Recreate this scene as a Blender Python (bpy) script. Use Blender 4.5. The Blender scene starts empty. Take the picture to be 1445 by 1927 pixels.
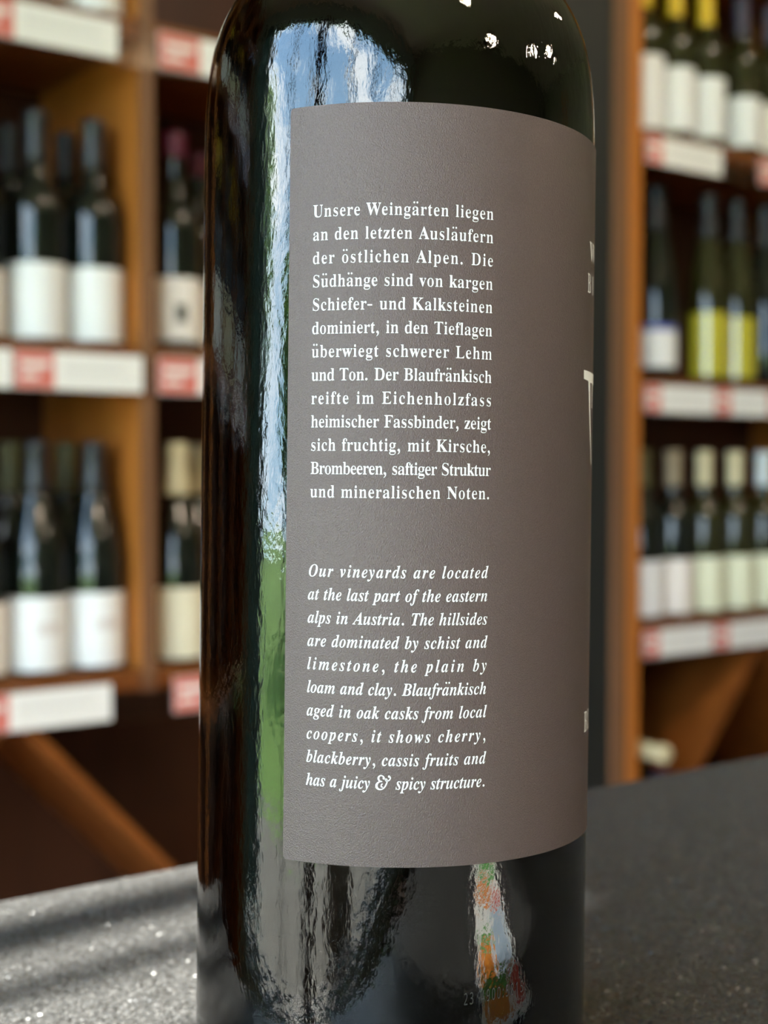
import bpy, bmesh, math, random
from mathutils import Vector, Matrix
from mathutils.geometry import tessellate_polygon
random.seed(7)
S = bpy.context.scene
C = S.collection
PI = math.pi

# ---- camera ----------------------------------------------------------------
PITCH = .028
cam_data = bpy.data.cameras.new('camera')
cam = bpy.data.objects.new('camera', cam_data)
C.objects.link(cam)
CAM_Z = 1.0125
cam.location = (0, 0, CAM_Z)
cam.rotation_euler = (PI / 2 - PITCH, 0, 0)
cam_data.sensor_width = 36
cam_data.lens = 2600 / 1927 * 36
cam_data.clip_start = .01
cam_data.clip_end = 200
cam_data.dof.use_dof = True
cam_data.dof.focus_distance = .238
cam_data.dof.aperture_fstop = 15.5
S.camera = cam

# the room is turned 36.6 degrees: s runs along the shelf wall (away from the street window), t away from the shelves
ORI = Vector((-.3411, 1.8258, 0))
D = Vector((.80299, .59599, 0))
N = Vector((.59599, -.80299, 0))
ANG = math.atan2(D.y, D.x)
def T(s, t, z=0):
    return ORI + D * s + N * t + Vector((0, 0, z))

# ---- light -----------------------------------------------------------------
S.view_settings.view_transform = 'Standard'
S.view_settings.look = 'None'
S.view_settings.exposure = .45
S.view_settings.gamma = 1
S.view_settings.use_curve_mapping = False
S.cycles.max_bounces = 10
S.cycles.transparent_max_bounces = 12
S.cycles.sample_clamp_indirect = 12
S.cycles.use_denoising = True

SKY_STRENGTH = 11.5
world = bpy.data.worlds.new('sky')
S.world = world
world.use_nodes = True
nt = world.node_tree
nt.nodes.clear()
def wn(t, **kw):
    n = nt.nodes.new(t)
    for k, v in kw.items(): setattr(n, k, v)
    return n
tc = wn('ShaderNodeTexCoord')
sep = wn('ShaderNodeSeparateXYZ')
nt.links.new(tc.outputs['Generated'], sep.inputs[0])
grad = wn('ShaderNodeValToRGB')
grad.color_ramp.elements[0].position = .0
grad.color_ramp.elements[0].color = (.42, .64, .86, 1)
grad.color_ramp.elements[1].position = .8
grad.color_ramp.elements[1].color = (.16, .34, .66, 1)
nt.links.new(sep.outputs['Z'], grad.inputs[0])
noise = wn('ShaderNodeTexNoise')
noise.inputs['Scale'].default_value = 3.2
noise.inputs['Detail'].default_value = 7
noise.inputs['Roughness'].default_value = .55
mapn = wn('ShaderNodeMapping')
mapn.inputs['Scale'].default_value = (1, 1, 1.8)
nt.links.new(tc.outputs['Generated'], mapn.inputs[0])
nt.links.new(mapn.outputs[0], noise.inputs['Vector'])
cl = wn('ShaderNodeValToRGB')
cl.color_ramp.elements[0].position = .44
cl.color_ramp.elements[1].position = .60
nt.links.new(noise.outputs['Fac'], cl.inputs[0])
mix = wn('ShaderNodeMixRGB')
mix.inputs[2].default_value = (1.15, 1.2, 1.25, 1)
nt.links.new(cl.outputs[0], mix.inputs[0])
nt.links.new(grad.outputs[0], mix.inputs[1])
bg = wn('ShaderNodeBackground')
bg.inputs['Strength'].default_value = SKY_STRENGTH
nt.links.new(mix.outputs[0], bg.inputs['Color'])
wo = wn('ShaderNodeOutputWorld')
nt.links.new(bg.outputs[0], wo.inputs[0])

# the sun stands high behind the camera's left shoulder, nearly along the shelf wall
SUN_AZ = math.radians(42)
SUN_EL = math.radians(35.3)
sd = bpy.data.lights.new('sun', 'SUN')
sd.energy = 40
sd.angle = math.radians(.45)
sd.color = (1, .95, .87)
so = bpy.data.objects.new('sun', sd)
C.objects.link(so)
so.rotation_euler = Vector((math.cos(SUN_AZ) * math.cos(SUN_EL), math.sin(SUN_AZ) * math.cos(SUN_EL), -math.sin(SUN_EL))).to_track_quat('-Z', 'Y').to_euler()
so.location = (-3, -3, 5)

# ---- materials -------------------------------------------------------------
def mat(name, color, rough=.5, spec=.5, metal=0, bump=None, vary=None, coat=0, trans=0, ior=1.5, sheen=0):
    m = bpy.data.materials.new(name)
    m.use_nodes = True
    n = m.node_tree.nodes
    l = m.node_tree.links
    b = n['Principled BSDF']
    b.inputs['Base Color'].default_value = (*color, 1)
    b.inputs['Roughness'].default_value = rough
    b.inputs['Specular IOR Level'].default_value = spec
    b.inputs['Metallic'].default_value = metal
    b.inputs['Coat Weight'].default_value = coat
    b.inputs['Transmission Weight'].default_value = trans
    b.inputs['IOR'].default_value = ior
    b.inputs['Sheen Weight'].default_value = sheen
    if bump or vary:
        t = n.new('ShaderNodeTexCoord')
        mp = n.new('ShaderNodeMapping')
        l.new(t.outputs['Object'], mp.inputs[0])
    if vary:                                   # (other colour, scale, stretch xyz)
        no = n.new('ShaderNodeTexNoise')
        no.inputs['Scale'].default_value = vary[1]
        no.inputs['Detail'].default_value = 6
        m2 = n.new('ShaderNodeMapping')
        m2.inputs['Scale'].default_value = vary[2] if len(vary) > 2 else (1, 1, 1)
        l.new(t.outputs['Object'], m2.inputs[0])
        l.new(m2.outputs[0], no.inputs['Vector'])
        r = n.new('ShaderNodeValToRGB')
        r.color_ramp.elements[0].position = .35
        r.color_ramp.elements[1].position = .65
        r.color_ramp.elements[0].color = (*color, 1)
        r.color_ramp.elements[1].color = (*vary[0], 1)
        l.new(no.outputs['Fac'], r.inputs[0])
        l.new(r.outputs[0], b.inputs['Base Color'])
    if bump:                                   # (scale, strength, distance, stretch)
        no = n.new('ShaderNodeTexNoise')
        no.inputs['Scale'].default_value = bump[0]
        no.inputs['Detail'].default_value = bump[4] if len(bump) > 4 else 3
        if len(bump) > 3: mp.inputs['Scale'].default_value = bump[3]
        l.new(mp.outputs[0], no.inputs['Vector'])
        bp = n.new('ShaderNodeBump')
        bp.inputs['Strength'].default_value = bump[1]
        bp.inputs['Distance'].default_value = bump[2]
        l.new(no.outputs['Fac'], bp.inputs['Height'])
        l.new(bp.outputs[0], b.inputs['Normal'])
    return m
def emit(name, color, strength):
    m = bpy.data.materials.new(name)
    m.use_nodes = True
    n = m.node_tree.nodes
    b = n['Principled BSDF']
    b.inputs['Base Color'].default_value = (*color, 1)
    b.inputs['Emission Color'].default_value = (*color, 1)
    b.inputs['Emission Strength'].default_value = strength
    return m
def pane_mat(name, tint, gloss=.04):
    """clear sheet glass or clear plastic: lets light straight through, mirrors a little"""
    m = bpy.data.materials.new(name)
    m.use_nodes = True
    n = m.node_tree.nodes
    l = m.node_tree.links
    n.clear()
    tr = n.new('ShaderNodeBsdfTransparent')
    tr.inputs[0].default_value = (*tint, 1)
    gl = n.new('ShaderNodeBsdfGlossy')
    gl.inputs['Roughness'].default_value = gloss
    lw = n.new('ShaderNodeLayerWeight')
    lw.inputs['Blend'].default_value = .5
    pw = n.new('ShaderNodeMath'); pw.operation = 'POWER'
    pw.inputs[1].default_value = 5
    l.new(lw.outputs['Facing'], pw.inputs[0])
    fr = n.new('ShaderNodeMath'); fr.operation = 'MULTIPLY_ADD'
    fr.inputs[1].default_value = .9
    fr.inputs[2].default_value = .04
    l.new(pw.outputs[0], fr.inputs[0])
    mx = n.new('ShaderNodeMixShader')
    l.new(fr.outputs[0], mx.inputs[0])
    l.new(tr.outputs[0], mx.inputs[1])
    l.new(gl.outputs[0], mx.inputs[2])
    o = n.new('ShaderNodeOutputMaterial')
    l.new(mx.outputs[0], o.inputs[0])
    return m
def cloth_mat(name):
    """black woven cloth whose shiny threads each face a slightly different way"""
    m = mat(name, (.027, .027, .0265), .27, .6, sheen=.07)
    n = m.node_tree.nodes
    l = m.node_tree.links
    b = n['Principled BSDF']
    t = n.new('ShaderNodeTexCoord')
    mp = n.new('ShaderNodeMapping')
    mp.inputs['Scale'].default_value = (1500, 2200, 1500)
    mp.inputs['Rotation'].default_value = (0, 0, .6)
    l.new(t.outputs['Object'], mp.inputs[0])
    v = n.new('ShaderNodeTexVoronoi')
    v.inputs['Scale'].default_value = 1
    l.new(mp.outputs[0], v.inputs['Vector'])
    sub = n.new('ShaderNodeVectorMath'); sub.operation = 'SUBTRACT'
    sub.inputs[1].default_value = (.5, .5, .5)
    l.new(v.outputs['Color'], sub.inputs[0])
    sc = n.new('ShaderNodeVectorMath'); sc.operation = 'SCALE'
    sc.inputs['Scale'].default_value = 1.3
    l.new(sub.outputs[0], sc.inputs[0])
    g = n.new('ShaderNodeNewGeometry')
    ad = n.new('ShaderNodeVectorMath'); ad.operation = 'ADD'
    l.new(g.outputs['Normal'], ad.inputs[0])
    l.new(sc.outputs[0], ad.inputs[1])
    nm = n.new('ShaderNodeVectorMath'); nm.operation = 'NORMALIZE'
    l.new(ad.outputs[0], nm.inputs[0])
    l.new(nm.outputs[0], b.inputs['Normal'])
    return m
def leaf_mat(name):
    m = mat(name, (.10, .19, .04), .7, .2, vary=((.16, .27, .06), 5))
    n = m.node_tree.nodes
    l = m.node_tree.links
    b = n['Principled BSDF']
    tl = n.new('ShaderNodeBsdfTranslucent')
    tl.inputs[0].default_value = (.22, .36, .06, 1)
    mx = n.new('ShaderNodeMixShader')
    mx.inputs[0].default_value = .5
    l.new(b.outputs[0], mx.inputs[1])
    l.new(tl.outputs[0], mx.inputs[2])
    l.new(mx.outputs[0], n['Material Output'].inputs[0])
    return m
def blind_mat(name):
    m = mat(name, (.22, .30, .29), .8, .2)
    n = m.node_tree.nodes
    l = m.node_tree.links
    tl = n.new('ShaderNodeBsdfTranslucent')
    tl.inputs[0].default_value = (.13, .19, .185, 1)
    mx = n.new('ShaderNodeMixShader')
    mx.inputs[0].default_value = .55
    l.new(n['Principled BSDF'].outputs[0], mx.inputs[1])
    l.new(tl.outputs[0], mx.inputs[2])
    l.new(mx.outputs[0], n['Material Output'].inputs[0])
    return m
M = {
    'glass': mat('dark_green_glass', (.10, .16, .09), .0, .5, trans=1, ior=1.58, bump=(800, .10, .0006, (1, 1, .4), 4)),
    'wine': mat('red_wine', (.002, .001, .0012), .5, .0),
    'label': mat('taupe_label_paper', (.068, .046, .042), .31, .75, bump=(5200, 1, .00017, (1, 1, .75), 4), vary=((.092, .064, .059), 4200)),
    'ink': mat('white_ink', (.88, .88, .86), .55, .3),
    'code': mat('grey_code_ink', (.035, .035, .032), .5, .3),
    'capsule_black': mat('black_capsule', (.012, .012, .014), .35, .5),
    'capsule_cream': mat('cream_capsule', (.62, .55, .34), .4, .5),
    'capsule_tan': mat('tan_capsule', (.30, .24, .15), .4, .5),
    'capsule_gold': mat('yellow_gold_capsule', (.75, .50, .02), .35, .5),
    'capsule_pink': mat('crimson_capsule', (.10, .008, .03), .35, .5),
    'capsule_white': mat('pale_capsule', (.62, .68, .70), .4, .5),
    'capsule_violet': mat('violet_black_capsule', (.035, .028, .06), .4, .5),
    'capsule_olive': mat('olive_capsule', (.10, .095, .035), .4, .5),
    'bottle': mat('black_green_bottle_glass', (.006, .008, .006), .06, .55, coat=0),
    'bottle_olive': mat('olive_bottle_glass', (.020, .020, .006), .06, .55),
    'paper_white': mat('white_bottle_label', (.76, .77, .77), .6, .3),
    'paper_warm': mat('warm_white_bottle_label', (.78, .73, .68), .6, .3),
    'paper_cream': mat('cream_bottle_label', (.74, .70, .53), .6, .3),
    'paper_pale_green': mat('pale_green_bottle_label', (.72, .74, .55), .6, .3),
    'paper_yellow': mat('yellow_bottle_label', (.44, .39, .03), .15, .5, coat=1),
    'paper_blue': mat('blue_label_band', (.10, .12, .42), .5, .4),
    'print_grey': mat('grey_print', (.60, .56, .54), .6, .3),
    'print_dark': mat('dark_print', (.10, .10, .09), .6, .3),
    'wood': mat('honey_brown_wood', (.43, .150, .027), .42, .4, bump=(60, .15, .002, (1, 1, .06)), vary=((.38, .122, .018), 26, (1, 1, .05))),
    'wood_board': mat('brown_shelf_wood', (.20, .062, .011), .42, .4, vary=((.15, .045, .008), 22, (.06, 1, 1))),
    'wood_bin_dim': mat('dimmed_bin_wood', (.20, .060, .010), .42, .4, vary=((.15, .044, .007), 22, (.06, 1, 1))),  # shelf wood darkened; the weak light low in the bin is in the colour
    'wood_edge': mat('brown_edge_band', (.20, .095, .045), .45, .4, vary=((.15, .07, .034), 26, (1, 1, .05))),
    'wood_shade': mat('recess_shaded_wood', (.058, .017, .006), .5, .4, vary=((.042, .012, .004), 18, (1, 1, .08))),  # same wood as the shelf; the recess's shade is in this dark colour
    'plastic': pane_mat('clear_price_rail_plastic', (.97, .95, .95), .12),
    'card_white': mat('white_card', (.80, .80, .78), .55, .3),
    'card_red': mat('red_card', (.60, .17, .14), .55, .3),
    'card_grey': mat('grey_card_print', (.60, .60, .58), .55, .3),
    'cloth': cloth_mat('black_tablecloth'),
    'pillar': mat('charcoal_pillar_paint', (.013, .015, .0145), .55, .4, bump=(40, .1, .001)),
    'plaster': mat('beige_plaster', (.32, .29, .24), .8, .2, bump=(30, .1, .002)),
    'ceiling': mat('grey_beige_ceiling', (.72, .67, .55), .8, .2, bump=(30, .1, .002)),
    'floor': mat('dark_wood_floor', (.09, .055, .034), .45, .4, vary=((.06, .036, .022), 9, (1, .1, 1))),
    'pier': mat('brown_window_pier', (.085, .058, .036), .5, .4, vary=((.06, .04, .026), 14, (1, 1, .1))),
    'frame': mat('dark_window_frame', (.03, .03, .028), .4, .5),
    'teal': mat('teal_grey_wall', (.50, .66, .64), .6, .3),
    'blind': blind_mat('teal_grey_blind_fabric'),
    'pane': pane_mat('window_glass', (.97, .98, .97), .0),
    'lawn': mat('lawn_grass', (.10, .20, .035), .9, .1, vary=((.16, .26, .06), 2.5)),
    'paving': mat('pale_paving', (.17, .155, .125), .85, .2, vary=((.13, .118, .095), 3)),
    'leaf': leaf_mat('tree_leaves'),
    'bark': mat('tree_bark', (.09, .06, .035), .85, .2, bump=(14, .6, .03, (1, 1, .2))),
    'lamp': emit('warm_lamp', (1, .72, .42), 90),
    'steel': mat('black_lamp_steel', (.02, .02, .02), .4, .5),
    'print_red': mat('red_print', (.60, .07, .05), .45, .4),
    'print_green': mat('green_print', (.10, .35, .07), .45, .4),
    'print_orange': mat('orange_print', (.70, .25, .04), .45, .4),
    'print_blue': mat('pale_blue_print', (.40, .50, .62), .45, .4),
}

M['label'].node_tree.nodes['Principled BSDF'].inputs['Specular Tint'].default_value = (1, .84, .78, 1)     # pearly warm paper
# ---- helpers ---------------------------------------------------------------
def link_mesh(name, me, m=None, parent=None, smooth=False):
    o = bpy.data.objects.new(name, me)
    C.objects.link(o)
    if m is not None and not me.materials: me.materials.append(m)
    if smooth:
        for p in me.polygons: p.use_smooth = True
    if parent: o.parent = parent
    return o
def obj(name, bm, m, parent=None, smooth=False):
    me = bpy.data.meshes.new(name)
    bm.normal_update()
    bm.to_mesh(me)
    bm.free()
    return link_mesh(name, me, m, parent, smooth)
def box(bm, a, b, xf=None, bevel=0):
    """axis-aligned box between corners a and b, optionally moved by the matrix xf"""
    mn = Vector([min(a[i], b[i]) for i in range(3)]); mx = Vector([max(a[i], b[i]) for i in range(3)])
    r = bmesh.ops.create_cube(bm, size=1)
    vs = r['verts']
    for v in vs:
        v.co = Vector([mn[i] + (v.co[i] + .5) * (mx[i] - mn[i]) for i in range(3)])
    if bevel:
        es = list({e for v in vs for e in v.link_edges})
        r = bmesh.ops.bevel(bm, geom=es, offset=bevel, segments=2, affect='EDGES', profile=.5)
        vs = list({v for f in r['faces'] for v in f.verts} | {v for v in vs if v.is_valid})
    if xf is not None:
        for v in vs: v.co = xf @ v.co
    return vs
def boxes(*args, bevel=0):
    bm = bmesh.new()
    for a, b in args: box(bm, a, b, None, bevel)
    return bm
ROOM = Matrix.Translation(ORI) @ Matrix.Rotation(ANG, 4, 'Z')      # local x = s, local y = -t
def rbox(bm, s0, s1, t0, t1, z0, z1, bevel=0):
    return box(bm, (s0, -t0, z0), (s1, -t1, z1), ROOM, bevel)
def lathe(prof, seg=64, a0=0, a1=2 * PI, close=True):
    bm = bmesh.new()
    full = abs(a1 - a0 - 2 * PI) < 1e-6
    n = seg if full else seg + 1
    rings = []
    for r, z in prof:
        if r < 1e-7:
            rings.append([bm.verts.new((0, 0, z))] * n)
        else:
            rings.append([bm.verts.new((r * math.sin(a0 + (a1 - a0) * k / seg), -r * math.cos(a0 + (a1 - a0) * k / seg), z)) for k in range(n)])
    for i in range(len(rings) - 1):
        for k in range(seg):
            q = [rings[i][k], rings[i][(k + 1) % n], rings[i + 1][(k + 1) % n], rings[i + 1][k]]
            u = []
            for v in q:
                if v not in u: u.append(v)
            if len(u) > 2: bm.faces.new(u)
    return bm
def smooth_profile(pts, n=6):
    P = [pts[0]] + pts + [pts[-1]]
    out = []
    for i in range(1, len(P) - 2):
        for j in range(n):
            t = j / n
            out.append(tuple(max(0, .5 * (2 * P[i][k] + (P[i + 1][k] - P[i - 1][k]) * t + (2 * P[i - 1][k] - 5 * P[i][k] + 4 * P[i + 1][k] - P[i + 2][k]) * t * t
                                     + (3 * P[i][k] - P[i - 1][k] - 3 * P[i + 1][k] + P[i + 2][k]) * t ** 3)) for k in range(2)))
    out.append(pts[-1])
    return out
def thing(name, label, cat, loc=(0, 0, 0), rotz=0, group=None):
    o = bpy.data.objects.new(name, None)
    C.objects.link(o)
    o.empty_display_size = .05
    o.location = loc
    o.rotation_euler = (0, 0, rotz)
    o['label'] = label
    o['category'] = cat
    if group: o['group'] = group
    return o
def tag(o, label, cat, group=None):
    o['label'] = label
    o['category'] = cat
    if group: o['group'] = group
    return o
def struct(name, bm, m, parent=None):
    o = obj(name, bm, m, parent)
    if not parent: o['kind'] = 'structure'
    return o

# ---- lettering -------------------------------------------------------------
def parse_glyphs(txt):
    out = {}
    for row in txt.strip().split('\n'):
        head, *loops = row.split(';')
        out[head[:2]] = (int(head[2:]) / 1000, [[tuple(int(v) / 1000 for v in q.split(',')) for q in l.split()] for l in loops])
    return out
def dot(cx, cy, r, n=12):
    return [(cx + r * math.cos(k * 2 * math.pi / n), cy + r * math.sin(k * 2 * math.pi / n)) for k in range(n)]
def ribbon(pts, n=6):
    """closed outline of a pen stroke through (x, y, width) points (Catmull-Rom)"""
    P = [pts[0]] + pts + [pts[-1]]
    c = []
    for i in range(1, len(P) - 2):
        for j in range(n):
            t = j / n
            c.append(tuple(.5 * (2 * P[i][k] + (P[i + 1][k] - P[i - 1][k]) * t + (2 * P[i - 1][k] - 5 * P[i][k] + 4 * P[i + 1][k] - P[i + 2][k]) * t * t
                                 + (3 * P[i][k] - P[i - 1][k] - 3 * P[i + 1][k] + P[i + 2][k]) * t ** 3) for k in range(3)))
    c.append(pts[-1])
    L, Rr = [], []
    for i in range(len(c)):
        a, b = c[max(i - 1, 0)], c[min(i + 1, len(c) - 1)]
        dx, dy = b[0] - a[0], b[1] - a[1]
        l = math.hypot(dx, dy) or 1
        w = c[i][2] / 2
        L.append((c[i][0] - dy / l * w, c[i][1] + dx / l * w)); Rr.append((c[i][0] + dy / l * w, c[i][1] - dx / l * w))
    return L + Rr[::-1]
def inside(p, l):
    c = False
    for i in range(len(l)):
        (x1, y1), (x2, y2) = l[i], l[i - 1]
        if (y1 > p[1]) != (y2 > p[1]) and p[0] < (x2 - x1) * (p[1] - y1) / (y2 - y1) + x1: c = not c
    return c
def split_loops(loops):
    """outer loops, each with the holes inside it"""
    nest = [sum(inside(l[0], m) for m in loops if m is not l) for l in loops]
    return [[l] + [m for m, d in zip(loops, nest) if d % 2 and inside(m[0], l)] for l, n in zip(loops, nest) if n % 2 == 0]
def glyph(ch, face):
    """(advance, list of loop groups) of one character of the face R (roman) or I (italic)"""
    dec = {'ä': 'a', 'ö': 'o', 'ü': 'u'}
    if face + ch in GLYPHS:
        a, l = GLYPHS[face + ch]; return a, [l]
    sl = .27 if face == 'I' else 0
    if ch in dec:
        a, l = GLYPHS[face + dec[ch]]
        xs = [p[0] for q in l for p in q]; m = (min(xs) + max(xs)) / 2 + (.10 if face == 'I' else 0)
        return a, [l, [dot(m - .066, .475, .036)], [dot(m + .066, .475, .036)]]
    if ch == ' ': return .20, []
    if ch == '.': return .19, [[dot(.085, .040, .047)]]
    if ch == ',': return .19, [[dot(.09, .042, .047)], [ribbon([(.115, .055, .045), (.122, -.008, .042), (.10, -.07, .027), (.045, -.115, .01)])]]
    if ch == '-': return .25, [[[(.02, .145), (.22, .145), (.22, .195), (.02, .195)]]]
    if ch == '&':
        k = lambda pts: [ribbon([(x * .8, y * .78, w * .78) for x, y, w in pts])]
        return .70, [k([(.47, .55, .10), (.42, .63, .06), (.30, .665, .05), (.19, .60, .085), (.17, .50, .10), (.24, .40, .07), (.38, .375, .035)]),
                     k([(.36, .385, .03), (.18, .34, .07), (.075, .22, .115), (.08, .09, .12), (.20, .0, .07), (.36, .0, .05), (.50, .09, .06), (.60, .24, .07), (.655, .40, .06), (.62, .50, .04), (.55, .49, .03), (.56, .42, .03), (.66, .40, .045), (.78, .46, .05), (.83, .57, .055), (.76, .63, .07)]),
                     k([(.40, .27, .05), (.33, .21, .06), (.33, .13, .06), (.42, .10, .05)]), [dot(.37, .42, .05)], [dot(.60, .485, .043)]]
    raise KeyError(ch)
def set_line(text, face, x0, width, base, em, sx):
    """loops (in mm) of one justified line: letters tracked to fill the width"""
    g = [glyph(c, face) for c in text]
    nat = sum(a for a, _ in g) * em * sx
    tr = (width - nat) / (len(text) - 1)
    x, out = x0, []
    for (a, groups), c in zip(g, text):
        for loops in [s for g_ in groups for s in split_loops(g_)]:
            out.append([[(x + px * em * sx, base + py * em) for px, py in l] for l in loops])
        x += a * em * sx + tr * 1
    return out
GERMAN = ["Unsere Weingärten liegen", "an den letzten Ausläufern", "der östlichen Alpen. Die", "Südhänge sind von kargen", "Schiefer- und Kalksteinen",
          "dominiert, in den Tieflagen", "überwiegt schwerer Lehm", "und Ton. Der Blaufränkisch", "reifte im Eichenholzfass", "heimischer Fassbinder, zeigt",
          "sich fruchtig, mit Kirsche,", "Brombeeren, saftiger Struktur", "und mineralischen Noten."]
ENGLISH = ["Our vineyards are located", "at the last part of the eastern", "alps in Austria. The hillsides", "are dominated by schist and", "limestone, the plain by",
           "loam and clay. Blaufränkisch", "aged in oak casks from local", "coopers, it shows cherry,", "blackberry, cassis fruits and", "has a juicy & spicy structure."]

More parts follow.
